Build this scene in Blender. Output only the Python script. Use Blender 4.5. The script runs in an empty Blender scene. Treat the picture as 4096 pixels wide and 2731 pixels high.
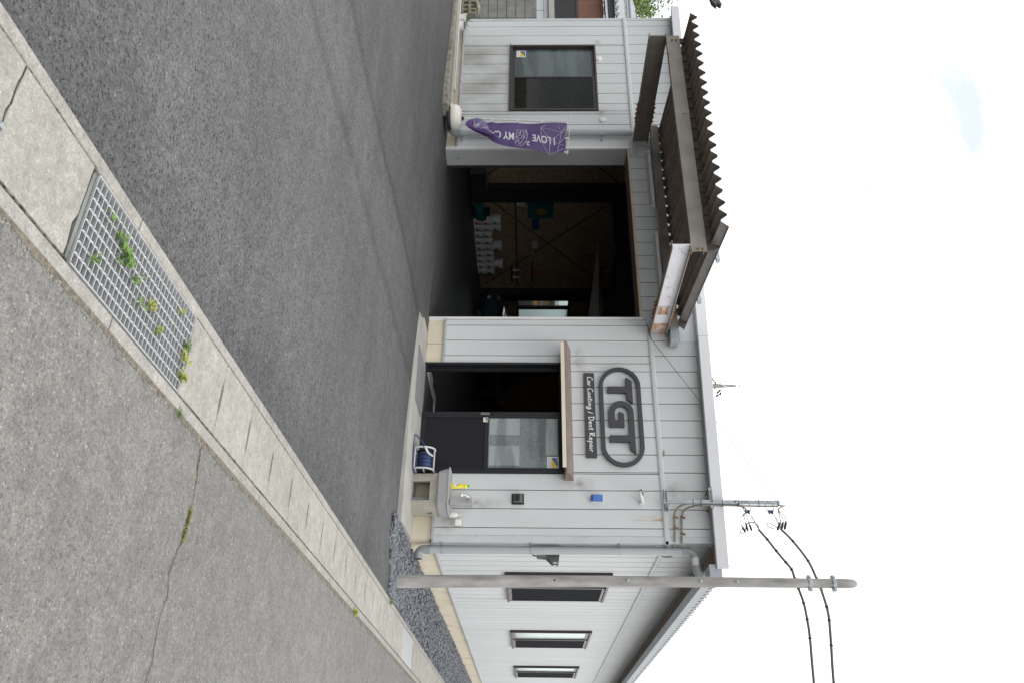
import bpy, math, random
from mathutils import Vector, Matrix, noise
R = random.Random(7)
sc = bpy.context.scene
COL = sc.collection
pi = math.pi
# ------------------------------------------------------------------ camera
F = 3243.57
Mw = [[0.86631192, -0.01339301, 0.49932383], [0.49949316, 0.01682335, -0.86615446], [0.00320011, 0.99976877, 0.02126398]]
right = Vector([r[0] for r in Mw]); up = Vector([r[1] for r in Mw]); back = Vector([r[2] for r in Mw])
CAM = Vector((3.09254142, -10.67798456, 1.55852442))
cd = bpy.data.cameras.new('camera'); cam = bpy.data.objects.new('camera', cd); COL.objects.link(cam)
cd.sensor_fit = 'HORIZONTAL'; cd.sensor_width = 36; cd.lens = F / 4096 * 36
cd.clip_start = 0.05; cd.clip_end = 2000
# the photograph was taken on its side: the picture's right is up
m = Matrix.Identity(4)
for i in range(3):
    m[i][0] = up[i]; m[i][1] = -right[i]; m[i][2] = back[i]; m[i][3] = CAM[i]
cam.matrix_world = m
sc.camera = cam
# ------------------------------------------------------------------ light
SUN_EL, SUN_ROT = math.radians(52), math.radians(118)
w = bpy.data.worlds.new('World'); sc.world = w; w.use_nodes = True
nt = w.node_tree; nt.nodes.clear()
def wn(t): return nt.nodes.new(t)
out = wn('ShaderNodeOutputWorld'); bg = wn('ShaderNodeBackground'); bg.inputs[1].default_value = 0.1
sky = wn('ShaderNodeTexSky'); sky.sky_type = 'NISHITA'; sky.sun_disc = False
sky.sun_elevation = SUN_EL; sky.sun_rotation = SUN_ROT
tc = wn('ShaderNodeTexCoord'); mp = wn('ShaderNodeMapping'); mp.inputs['Scale'].default_value = (1.2, 1.2, 3.4); mp.inputs['Rotation'].default_value = (0.25, 0.1, 0.4)
nz = wn('ShaderNodeTexNoise'); nz.inputs['Scale'].default_value = 1.7; nz.inputs['Detail'].default_value = 6; nz.inputs['Distortion'].default_value = 0.5
cr = wn('ShaderNodeValToRGB'); cr.color_ramp.elements[0].position = 0.39; cr.color_ramp.elements[0].color = (7.75, 8.4, 8.8, 1)
cr.color_ramp.elements[1].position = 0.50; cr.color_ramp.elements[1].color = (15.2, 15.2, 15.0, 1)
mx = wn('ShaderNodeMixRGB'); mx.inputs[0].default_value = 0.07
nt.links.new(tc.outputs['Generated'], mp.inputs[0]); nt.links.new(mp.outputs[0], nz.inputs['Vector'])
nt.links.new(nz.outputs['Fac'], cr.inputs[0]); nt.links.new(cr.outputs[0], mx.inputs[1]); nt.links.new(sky.outputs[0], mx.inputs[2])
nt.links.new(mx.outputs[0], bg.inputs[0]); nt.links.new(bg.outputs[0], out.inputs[0])
sd = bpy.data.lights.new('sun', 'SUN'); sd.energy = 0.9; sd.angle = math.radians(25); sd.color = (1, 0.965, 0.92)
so = bpy.data.objects.new('sun', sd); COL.objects.link(so)
sdir = Vector((math.sin(SUN_ROT) * math.cos(SUN_EL), math.cos(SUN_ROT) * math.cos(SUN_EL), math.sin(SUN_EL)))
so.rotation_euler = sdir.to_track_quat('Z', 'Y').to_euler()
vs = sc.view_settings; vs.view_transform = 'Standard'; vs.look = 'None'; vs.gamma = 1; vs.use_curve_mapping = False; vs.exposure = 0.28
sc.render.engine = 'CYCLES'
# ------------------------------------------------------------------ materials
MATS = {}
def newmat(name):
    m = bpy.data.materials.new(name); m.use_nodes = True; MATS[name] = m
    nt = m.node_tree; b = nt.nodes['Principled BSDF']; g = nt.nodes.new('ShaderNodeNewGeometry')
    return m, nt, b, g
def N(nt, t, **k):
    n = nt.nodes.new(t)
    for a, v in k.items():
        if a in n.inputs.keys(): n.inputs[a].default_value = v
        else: setattr(n, a, v)
    return n
def noise_node(nt, g, scale, detail=4, stretch=None, dist=0):
    n = N(nt, 'ShaderNodeTexNoise', Scale=scale, Detail=detail, Distortion=dist)
    if stretch:
        mp = nt.nodes.new('ShaderNodeMapping'); mp.inputs['Scale'].default_value = stretch
        nt.links.new(g.outputs['Position'], mp.inputs[0]); nt.links.new(mp.outputs[0], n.inputs['Vector'])
    else: nt.links.new(g.outputs['Position'], n.inputs['Vector'])
    return n
def ramp(nt, src, p0, p1, c0, c1):
    r = nt.nodes.new('ShaderNodeValToRGB'); e = r.color_ramp.elements
    e[0].position = p0; e[1].position = p1
    e[0].color = (*c0, 1) if hasattr(c0, '__len__') else (c0, c0, c0, 1)
    e[1].color = (*c1, 1) if hasattr(c1, '__len__') else (c1, c1, c1, 1)
    nt.links.new(src, r.inputs[0]); return r.outputs[0]
def mixc(nt, a, b, fac, mode='MIX'):
    x = nt.nodes.new('ShaderNodeMixRGB'); x.blend_type = mode
    for i, v in ((0, fac), (1, a), (2, b)):
        if isinstance(v, (int, float)): x.inputs[i].default_value = v
        elif isinstance(v, tuple): x.inputs[i].default_value = (*v, 1)
        else: nt.links.new(v, x.inputs[i])
    return x.outputs[0]
def bump(nt, b, src, strength, dist):
    n = N(nt, 'ShaderNodeBump', Strength=strength, Distance=dist)
    nt.links.new(src, n.inputs['Height']); nt.links.new(n.outputs[0], b.inputs['Normal']); return n
def mat(name, col, rough=0.6, metal=0.0, var=0.12, vs=4, bs=0, bstr=0.3, bdist=0.002, rust=0, rustcol=(0.16, 0.06, 0.025), dirt=0, spec=0.5, stretch=None, coat=0):
    m, nt, b, g = newmat(name)
    n = noise_node(nt, g, vs, 6, stretch)
    c = mixc(nt, tuple(col), ramp(nt, n.outputs['Fac'], 0.3, 0.7, 1 - var, 1 + var), 1.0, 'MULTIPLY')
    if dirt:
        d = noise_node(nt, g, 1.6, 8)
        c = mixc(nt, c, (0.09, 0.08, 0.065), ramp(nt, d.outputs['Fac'], 0.52, 0.85, 0, dirt))
    if rust:
        d = noise_node(nt, g, 5, 9); d.inputs['Roughness'].default_value = 0.72
        c = mixc(nt, c, rustcol, ramp(nt, d.outputs['Fac'], 0.64 - rust * 0.28, 0.74 - rust * 0.24, 0, 0.85))
    nt.links.new(c, b.inputs['Base Color'])
    b.inputs['Roughness'].default_value = rough; b.inputs['Metallic'].default_value = metal
    b.inputs['Specular IOR Level'].default_value = spec
    if coat: b.inputs['Coat Weight'].default_value = coat; b.inputs['Coat Roughness'].default_value = 0.05
    if bs:
        bn = noise_node(nt, g, bs, 3); bump(nt, b, bn.outputs['Fac'], bstr, bdist)
    return m
def aggregate(name, base, speck, scale, darkp, bdist, patch, rough=0.75, lights=0.1, lightcol=(0.5, 0.49, 0.47), patchs=0.55, streak=0, pits=0, seams=()):
    """asphalt / exposed concrete: stones of different grey, pits between them, worn patches"""
    m, nt, b, g = newmat(name)
    v = N(nt, 'ShaderNodeTexVoronoi', Scale=scale); nt.links.new(g.outputs['Position'], v.inputs['Vector'])
    sep = nt.nodes.new('ShaderNodeSeparateColor'); nt.links.new(v.outputs['Color'], sep.inputs[0])
    c = mixc(nt, tuple(base), tuple(speck), sep.outputs[0])
    c = mixc(nt, c, lightcol, ramp(nt, sep.outputs[1], 1 - lights, 1 - lights + 0.02, 0, 0.8))
    fine = noise_node(nt, g, scale * 1.9, 3)
    c = mixc(nt, c, tuple(x * 0.22 for x in base), ramp(nt, fine.outputs['Fac'], 0.34, 0.46, darkp, 0))
    big = noise_node(nt, g, patchs, 6, None, 0.4)
    c = mixc(nt, c, ramp(nt, big.outputs['Fac'], 0.32, 0.68, 1 - patch, 1 + patch), 1.0, 'MULTIPLY')
    mid = noise_node(nt, g, 7, 5)
    c = mixc(nt, c, ramp(nt, mid.outputs['Fac'], 0.3, 0.7, 0.88, 1.12), 1.0, 'MULTIPLY')
    if streak:
        st = noise_node(nt, g, 1.0, 5, (0.25, 1.7, 1), 0.7)
        c = mixc(nt, c, ramp(nt, st.outputs['Fac'], 0.35, 0.65, 1 - streak, 1 + streak), 1.0, 'MULTIPLY')
    if pits:
        pn = noise_node(nt, g, 66, 6); pn.inputs['Roughness'].default_value = 0.7
        c = mixc(nt, c, tuple(x * 0.16 for x in base), ramp(nt, pn.outputs['Fac'], 0.40, 0.45, pits, 0))
        c = mixc(nt, c, tuple(min(1, x * 1.25) for x in speck), ramp(nt, pn.outputs['Fac'], 0.57, 0.66, 0, pits * .6))
        pl = noise_node(nt, g, 22, 5)
        c = mixc(nt, c, ramp(nt, pl.outputs['Fac'], 0.3, 0.7, 0.88, 1.12), 1.0, 'MULTIPLY')
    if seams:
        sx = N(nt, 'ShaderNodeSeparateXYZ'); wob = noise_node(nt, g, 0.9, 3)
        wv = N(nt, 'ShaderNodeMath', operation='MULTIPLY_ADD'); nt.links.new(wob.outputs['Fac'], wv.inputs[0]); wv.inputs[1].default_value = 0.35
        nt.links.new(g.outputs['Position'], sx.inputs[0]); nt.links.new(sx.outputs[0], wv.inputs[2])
        for x0, wd, k in seams:     # roller seams: tar-dark line, the lane beyond it slightly darker
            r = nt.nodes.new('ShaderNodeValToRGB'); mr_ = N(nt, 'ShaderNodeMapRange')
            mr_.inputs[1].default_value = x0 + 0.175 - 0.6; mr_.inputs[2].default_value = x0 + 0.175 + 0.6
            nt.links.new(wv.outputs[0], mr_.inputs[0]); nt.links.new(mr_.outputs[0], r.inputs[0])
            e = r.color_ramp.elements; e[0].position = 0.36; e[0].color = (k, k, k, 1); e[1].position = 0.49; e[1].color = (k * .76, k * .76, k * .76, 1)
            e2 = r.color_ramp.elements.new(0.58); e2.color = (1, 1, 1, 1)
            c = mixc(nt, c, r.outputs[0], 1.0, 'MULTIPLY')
        for x0, x1, k in ((0.55, 1.0, 0.80), (-3.6, -6.4, 0.80)):   # coarse edge by the kerb; gradually darker towards the far side
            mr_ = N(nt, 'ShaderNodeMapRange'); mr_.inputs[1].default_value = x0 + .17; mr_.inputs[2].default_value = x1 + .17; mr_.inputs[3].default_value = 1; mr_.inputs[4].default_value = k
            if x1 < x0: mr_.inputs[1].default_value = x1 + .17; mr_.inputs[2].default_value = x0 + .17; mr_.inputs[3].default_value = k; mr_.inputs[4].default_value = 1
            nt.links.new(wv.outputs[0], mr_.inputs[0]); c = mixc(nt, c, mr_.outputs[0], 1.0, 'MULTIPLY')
        b.inputs['Specular IOR Level'].default_value = 0.2
    nt.links.new(c, b.inputs['Base Color']); b.inputs['Roughness'].default_value = rough
    h = N(nt, 'ShaderNodeMath', operation='ADD'); nt.links.new(fine.outputs['Fac'], h.inputs[0]); nt.links.new(sep.outputs[2], h.inputs[1])
    bump(nt, b, h.outputs[0], 0.55, bdist)
    return m
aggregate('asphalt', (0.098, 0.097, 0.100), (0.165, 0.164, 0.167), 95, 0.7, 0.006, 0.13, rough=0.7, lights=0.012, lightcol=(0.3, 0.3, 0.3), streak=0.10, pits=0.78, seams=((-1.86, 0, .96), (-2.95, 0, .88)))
aggregate('road_asphalt', (0.168, 0.162, 0.154), (0.24, 0.23, 0.216), 125, 0.6, 0.004, 0.09, rough=0.85, lights=0.04, lightcol=(0.36, 0.35, 0.33), pits=0.42)
aggregate('exposed_concrete', (0.285, 0.272, 0.248), (0.37, 0.353, 0.322), 120, 0.35, 0.002, 0.09, rough=0.85, lights=0.04, lightcol=(0.47, 0.45, 0.42), pits=0.25)
aggregate('slab_concrete', (0.30, 0.286, 0.258), (0.38, 0.362, 0.328), 150, 0.25, 0.0012, 0.10, rough=0.85, lights=0.04, lightcol=(0.47, 0.455, 0.42), patchs=1.1, pits=0.22)
mat('concrete', (0.30, 0.285, 0.255), 0.9, var=0.22, vs=3, bs=140, bdist=0.003, dirt=0.6)
mat('apron_concrete', (0.37, 0.36, 0.335), 0.9, var=0.14, vs=2.2, bs=160, bdist=0.002, dirt=0.35)
mat('rough_concrete', (0.24, 0.225, 0.19), 0.95, var=0.4, vs=14, bs=60, bstr=0.8, bdist=0.012, dirt=0.8)
mat('cream_foundation', (0.60, 0.535, 0.42), 0.85, var=0.07, vs=4, bs=90, bdist=0.001, dirt=0.35)
mat('ground_soil', (0.16, 0.15, 0.13), 0.95, var=0.3, vs=1.5)
mat('gravel_bed', (0.09, 0.095, 0.105), 0.95, var=0.4, vs=25, bs=60, bstr=1, bdist=0.02)
def gravelmat():
    m, nt, b, g = newmat('gravel')
    n = noise_node(nt, g, 38, 1)
    v = N(nt, 'ShaderNodeTexVoronoi', Scale=26); nt.links.new(g.outputs['Position'], v.inputs['Vector'])
    sep = nt.nodes.new('ShaderNodeSeparateColor'); nt.links.new(v.outputs['Color'], sep.inputs[0])
    c = ramp(nt, sep.outputs[0], 0.05, 0.95, (0.075, 0.083, 0.10), (0.24, 0.25, 0.27))
    nt.links.new(c, b.inputs['Base Color']); b.inputs['Roughness'].default_value = 0.8
gravelmat()
def sidingmat(name, col, stains=True):
    m, nt, b, g = newmat(name)
    oi = nt.nodes.new('ShaderNodeObjectInfo')
    c = mixc(nt, tuple(col), ramp(nt, oi.outputs['Random'], 0, 1, 0.975, 1.02), 1.0, 'MULTIPLY')
    n1 = noise_node(nt, g, 2.2, 7, (1, 1, 0.35))
    c = mixc(nt, c, ramp(nt, n1.outputs['Fac'], 0.3, 0.7, 0.955, 1.03), 1.0, 'MULTIPLY')
    fs = noise_node(nt, g, 150, 3)
    c = mixc(nt, c, ramp(nt, fs.outputs['Fac'], 0.35, 0.65, 0.93, 1.05), 1.0, 'MULTIPLY')
    if stains:
        px = N(nt, 'ShaderNodeSeparateXYZ'); nt.links.new(g.outputs['Position'], px.inputs[0])
        def mr(src, a, bb, c0, c1):
            r = N(nt, 'ShaderNodeMapRange'); r.inputs[1].default_value = a; r.inputs[2].default_value = bb; r.inputs[3].default_value = c0; r.inputs[4].default_value = c1
            nt.links.new(src, r.inputs[0]); return r.outputs[0]
        def mul(a, b2):
            x = N(nt, 'ShaderNodeMath', operation='MULTIPLY')
            nt.links.new(a, x.inputs[0]); nt.links.new(b2, x.inputs[1]); return x.outputs[0]
        X, Y, Z = px.outputs
        # grime on the lower left of the front, between window and base
        d = noise_node(nt, g, 2.4, 7, (1, 1, 0.55))
        a = mul(mul(mr(X, -7.3, -8.2, 0, 1), mr(X, -10.1, -9.4, 0, 1)), mr(Z, 1.5, 0.7, 0.12, 1))
        c = mixc(nt, c, (0.25, 0.235, 0.21), mul(a, ramp(nt, d.outputs['Fac'], 0.36, 0.66, 0.15, 0.8)))
        # rust run below the cable clips, mid brown dribble
        d2 = noise_node(nt, g, 10, 6, (1.6, 1, 0.22), 0.5)
        for x0, hw, z0, z1 in ((-0.33, 0.05, 2.85, 3.36), (-0.30, 0.02, 2.5, 3.36)):
            a = mul(mul(mr(X, x0 - hw, x0, 0, 1), mr(X, x0 + hw, x0, 0, 1)), mul(mr(Z, z0, z1, 0, 1), mr(Z, 3.42, 3.36, 0, 1)))
            c = mixc(nt, c, (0.42, 0.24, 0.06), mul(a, ramp(nt, d2.outputs['Fac'], 0.42, 0.6, 0, 0.9)))
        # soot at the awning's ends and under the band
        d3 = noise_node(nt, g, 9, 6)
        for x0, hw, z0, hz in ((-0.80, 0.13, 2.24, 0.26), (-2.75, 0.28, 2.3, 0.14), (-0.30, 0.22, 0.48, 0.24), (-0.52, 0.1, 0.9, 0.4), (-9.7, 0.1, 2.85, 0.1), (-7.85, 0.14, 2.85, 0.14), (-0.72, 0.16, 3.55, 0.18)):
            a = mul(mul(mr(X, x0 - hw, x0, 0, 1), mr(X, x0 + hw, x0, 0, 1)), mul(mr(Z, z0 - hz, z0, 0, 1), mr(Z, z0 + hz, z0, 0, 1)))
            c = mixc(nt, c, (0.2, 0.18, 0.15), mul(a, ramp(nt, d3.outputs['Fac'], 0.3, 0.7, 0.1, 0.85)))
    nt.links.new(c, b.inputs['Base Color']); b.inputs['Roughness'].default_value = 0.55
    bn = noise_node(nt, g, 75, 2, None, 0.8); bump(nt, b, bn.outputs['Fac'], 0.35, 0.0018)
sidingmat('siding', (0.565, 0.582, 0.588))
mat('joint', (0.16, 0.155, 0.15), 0.8)
mat('trim', (0.50, 0.52, 0.53), 0.5, var=0.05, dirt=0.25)
mat('flashing', (0.30, 0.30, 0.305), 0.45, var=0.12, vs=9, dirt=0.45)
mat('fascia', (0.60, 0.605, 0.63), 0.4, var=0.03, vs=1.5)
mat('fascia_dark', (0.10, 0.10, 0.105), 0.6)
mat('jamb', (0.44, 0.44, 0.45), 0.45, var=0.05, vs=2)
mat('jamb_edge', (0.66, 0.65, 0.65), 0.45, var=0.04)
mat('beige_trim', (0.50, 0.41, 0.28), 0.5, var=0.12)
mat('soffit_dark', (0.07, 0.058, 0.05), 0.7)
mat('soffit_brown', (0.16, 0.13, 0.115), 0.6, var=0.15)
mat('bronze', (0.045, 0.036, 0.034), 0.38, metal=0.3, var=0.08)
mat('bronze_light', (0.17, 0.165, 0.165), 0.4, metal=0.4, var=0.06)
mat('black_alu', (0.014, 0.015, 0.018), 0.42, metal=0.0, var=0.06, spec=.3)
mat('black_panel', (0.010, 0.010, 0.014), 0.5, var=0.05, spec=.25)
mat('sign_grey', (0.040, 0.040, 0.046), 0.5, var=0.04)
mat('sign_white', (0.8, 0.8, 0.8), 0.5, var=0.01)
mat('awning_brown', (0.20, 0.15, 0.128), 0.45, var=0.12, vs=6)
mat('awning_beige', (0.66, 0.60, 0.50), 0.5, var=0.04)
mat('steel_brown', (0.165, 0.145, 0.125), 0.6, var=0.2, vs=5, rust=0.12, bs=50, bdist=0.001)
mat('steel_grey', (0.26, 0.24, 0.21), 0.55, var=0.15, vs=4, rust=0.16)
mat('steel_white', (0.66, 0.65, 0.69), 0.5, var=0.05, rust=0.22, rustcol=(0.33, 0.14, 0.05))
mat('rusty', (0.24, 0.115, 0.05), 0.9, var=0.45, vs=45, bs=80, bdist=0.004, rust=0.5, rustcol=(0.09, 0.04, 0.025))
mat('rust_patch', (0.55, 0.46, 0.40), 0.8, var=0.2, vs=20, rust=0.72, rustcol=(0.36, 0.15, 0.045))
mat('deck_under', (0.21, 0.168, 0.142), 0.75, var=0.18, vs=8, bs=120, bdist=0.002)
mat('deck_side_lit', (0.30, 0.28, 0.27), 0.6, var=0.12, rust=0.34, rustcol=(0.16, 0.10, 0.08))  # end rib underside: side light painted as a paler grey, plus rust
mat('deck_top', (0.62, 0.62, 0.62), 0.5, var=0.05)
mat('pvc_grey', (0.36, 0.38, 0.395), 0.35, var=0.05, vs=3)
mat('pvc_dark', (0.27, 0.285, 0.30), 0.35, var=0.05)
mat('gutter_grey', (0.33, 0.36, 0.39), 0.4, var=0.05)
mat('galv', (0.38, 0.41, 0.43), 0.42, metal=0.55, var=0.18, vs=20)
mat('galv_mast', (0.33, 0.365, 0.385), 0.45, metal=0.4, var=0.16, vs=14, rust=0.03)
mat('pole_concrete', (0.31, 0.30, 0.29), 0.8, var=0.32, vs=11, stretch=(1, 1, 0.25), bs=120, bdist=0.0015, dirt=0.3)
mat('cable', (0.115, 0.105, 0.09), 0.6, var=0.15, vs=8)
mat('conduit', (0.27, 0.25, 0.21), 0.6, var=0.15, vs=8)
mat('black_rubber', (0.02, 0.02, 0.022), 0.55)
mat('wire_thin', (0.25, 0.24, 0.24), 0.6)
mat('wire_dark', (0.05, 0.05, 0.05), 0.6)
mat('porcelain', (0.02, 0.045, 0.09), 0.2)
mat('porcelain_white', (0.7, 0.7, 0.7), 0.3)
mat('white_plastic', (0.68, 0.675, 0.665), 0.35, var=0.02)
mat('cream_plastic', (0.70, 0.67, 0.62), 0.38, var=0.03)
mat('yellow_plastic', (0.78, 0.68, 0.06), 0.3, var=0.03)
mat('green_plastic', (0.02, 0.42, 0.22), 0.3)
mat('label_white', (0.8, 0.8, 0.8), 0.4)
mat('label_navy', (0.03, 0.02, 0.14), 0.4)
mat('label_orange', (0.75, 0.2, 0.08), 0.4)
mat('blue_lens', (0.015, 0.12, 0.42), 0.12, spec=0.8)
mat('black_gloss', (0.012, 0.012, 0.014), 0.12)
mat('chrome', (0.7, 0.7, 0.7), 0.12, metal=1, var=0.02)
mat('reel_grey', (0.47, 0.48, 0.50), 0.4)
mat('hose_blue', (0.02, 0.036, 0.115), 0.35, var=0.1, vs=12)
mat('cream_board', (0.62, 0.54, 0.38), 0.6)
mat('meter_dark', (0.085, 0.087, 0.085), 0.45)
mat('mat_grey', (0.20, 0.20, 0.21), 0.8, var=.2, vs=80, bs=90, bstr=.8, bdist=.004)
mat('alu', (0.52, 0.50, 0.47), 0.4, metal=0.4, var=0.1, vs=6)
mat('sticker_blue', (0.06, 0.06, 0.30), 0.35)
mat('sticker_yellow', (0.62, 0.50, 0.02), 0.35)
mat('teal_mark', (0.16, 0.36, 0.31), 0.6)
mat('seam', (0.045, 0.04, 0.036), 0.95, var=0.5, vs=60)
mat('seam_soil', (0.13, 0.12, 0.10), 0.95, var=0.95, vs=38)
mat('kerb_dirt', (0.155, 0.135, 0.105), 0.95, var=0.45, vs=40)
mat('slot_dark', (0.02, 0.018, 0.015), 0.9)  # near black: the darkness inside the drain put into colour
mat('leaf', (0.12, 0.22, 0.035), 0.5, var=0.4, vs=30)
mat('leaf_yellow', (0.30, 0.33, 0.04), 0.5, var=0.4, vs=60)
mat('grass_dry', (0.24, 0.23, 0.07), 0.7, var=0.4, vs=60)
mat('tree_leaf', (0.15, 0.21, 0.03), 0.5, var=0.45, vs=8)
mat('aloe', (0.10, 0.115, 0.085), 0.6, var=0.5, vs=60)
mat('bark', (0.10, 0.07, 0.05), 0.9)
mat('osb', (0.11, 0.065, 0.036), 0.75, var=0.1)
mat('dark_paint', (0.028, 0.028, 0.032), 0.6)
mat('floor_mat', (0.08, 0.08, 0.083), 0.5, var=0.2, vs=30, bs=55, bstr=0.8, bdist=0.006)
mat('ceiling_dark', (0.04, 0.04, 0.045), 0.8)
mat('car_paint', (0.012, 0.045, 0.06), 0.18, spec=0.6, coat=1)
mat('car_glass', (0.01, 0.011, 0.013), 0.05, spec=0.8)
mat('tyre', (0.018, 0.018, 0.018), 0.85)
mat('rim', (0.11, 0.11, 0.11), 0.3, metal=0.8)
mat('pail_white', (0.62, 0.62, 0.63), 0.4, var=0.02)
mat('pail_green', (0.03, 0.26, 0.10), 0.5)
mat('pail_red', (0.4, 0.04, 0.04), 0.5)
mat('poster_teal', (0.012, 0.12, 0.15), 0.5)
mat('poster_blue', (0.02, 0.06, 0.2), 0.5)
mat('poster_yellow', (0.3, 0.22, 0.03), 0.5)
mat('block_grey', (0.23, 0.225, 0.21), 0.9, var=0.22, vs=5, bs=70, bdist=0.003, dirt=0.5)
mat('cinder', (0.28, 0.26, 0.2), 0.95, var=0.3, vs=12, bs=60, bstr=0.7, bdist=0.01, dirt=0.4)
mat('house_white', (0.60, 0.63, 0.66), 0.6, var=0.03)
mat('house_tile', (0.22, 0.085, 0.055), 0.6, var=0.10, vs=6)
mat('house_orange', (0.40, 0.215, 0.11), 0.7, var=0.1)
mat('house_brown', (0.22, 0.13, 0.075), 0.7, var=0.12)
mat('house_beige', (0.40, 0.385, 0.36), 0.6)
mat('shutter_dark', (0.05, 0.05, 0.052), 0.5)
mat('roof_tile', (0.30, 0.31, 0.33), 0.35, var=0.15, vs=9)
mat('roof_tile_dark', (0.05, 0.052, 0.058), 0.4)
mat('net_green', (0.02, 0.25, 0.22), 0.6)
# purple cloth with a soft sheen
mat('flag_purple', (0.085, 0.047, 0.170), 0.55, var=0.10, vs=6, bs=26, bstr=0.25, bdist=0.006)
mat('flag_fold', (0.120, 0.075, 0.22), 0.5, var=0.12, vs=8, bs=26, bstr=0.25, bdist=0.006)
mat('flag_print', (0.62, 0.62, 0.66), 0.5, var=0.03)
mat('grating_steel', (0.52, 0.53, 0.54), 0.4, metal=0.5, var=0.14, vs=30)
mat('channel_wall', (0.20, 0.205, 0.19), 0.9, var=0.3, vs=10, bs=50, bdist=0.004, dirt=0.5)
def plate(name, col):   # diamond-plate relief for the concrete wash stand
    m, nt, b, g = newmat(name)
    sx = N(nt, 'ShaderNodeSeparateXYZ'); nt.links.new(g.outputs['Position'], sx.inputs[0])
    ad = N(nt, 'ShaderNodeMath', operation='ADD'); nt.links.new(sx.outputs[0], ad.inputs[0]); nt.links.new(sx.outputs[1], ad.inputs[1])
    cb = N(nt, 'ShaderNodeCombineXYZ'); nt.links.new(ad.outputs[0], cb.inputs[0]); nt.links.new(sx.outputs[2], cb.inputs[1])
    ws = []
    for ang in (45, -45):
        mp = nt.nodes.new('ShaderNodeMapping'); mp.inputs['Rotation'].default_value = (0, 0, math.radians(ang)); mp.inputs['Scale'].default_value = (48, 16, 1)
        nt.links.new(cb.outputs[0], mp.inputs[0])
        wv = N(nt, 'ShaderNodeTexVoronoi', Scale=1.0, Randomness=0.15); nt.links.new(mp.outputs[0], wv.inputs['Vector'])
        ws.append(ramp(nt, wv.outputs['Distance'], 0.18, 0.34, 1, 0))
    h = mixc(nt, ws[0], ws[1], 1.0, 'LIGHTEN')
    n = noise_node(nt, g, 6, 6)
    c = mixc(nt, tuple(col), ramp(nt, n.outputs['Fac'], 0.3, 0.7, 0.82, 1.1), 1.0, 'MULTIPLY')
    c = mixc(nt, c, tuple(x * 0.6 for x in col), ramp(nt, h, 0, 1, 0.55, 0))
    nt.links.new(c, b.inputs['Base Color']); b.inputs['Roughness'].default_value = 0.85
    bump(nt, b, h, 0.8, 0.004)
plate('diamond_stone', (0.44, 0.41, 0.35))
mat('stone_sink', (0.40, 0.395, 0.40), 0.7, var=0.25, vs=220, bs=90, bdist=0.001, dirt=0.2)
def osb():
    m, nt, b, g = newmat('osb_wall')
    v = N(nt, 'ShaderNodeTexVoronoi', Scale=1.0)
    mp = nt.nodes.new('ShaderNodeMapping'); mp.inputs['Scale'].default_value = (14, 14, 42); mp.inputs['Rotation'].default_value = (0.35, 0, 0)
    nz = noise_node(nt, g, 4, 3)
    a = nt.nodes.new('ShaderNodeVectorMath'); a.operation = 'ADD'
    nt.links.new(g.outputs['Position'], a.inputs[0]); nt.links.new(nz.outputs['Color'], a.inputs[1])
    nt.links.new(a.outputs[0], mp.inputs[0]); nt.links.new(mp.outputs[0], v.inputs['Vector'])
    s = nt.nodes.new('ShaderNodeSeparateColor'); nt.links.new(v.outputs['Color'], s.inputs[0])
    c = ramp(nt, s.outputs[0], 0.1, 0.95, (0.25, 0.175, 0.115), (0.52, 0.38, 0.25))
    nt.links.new(c, b.inputs['Base Color']); b.inputs['Roughness'].default_value = 0.75
osb()
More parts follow.
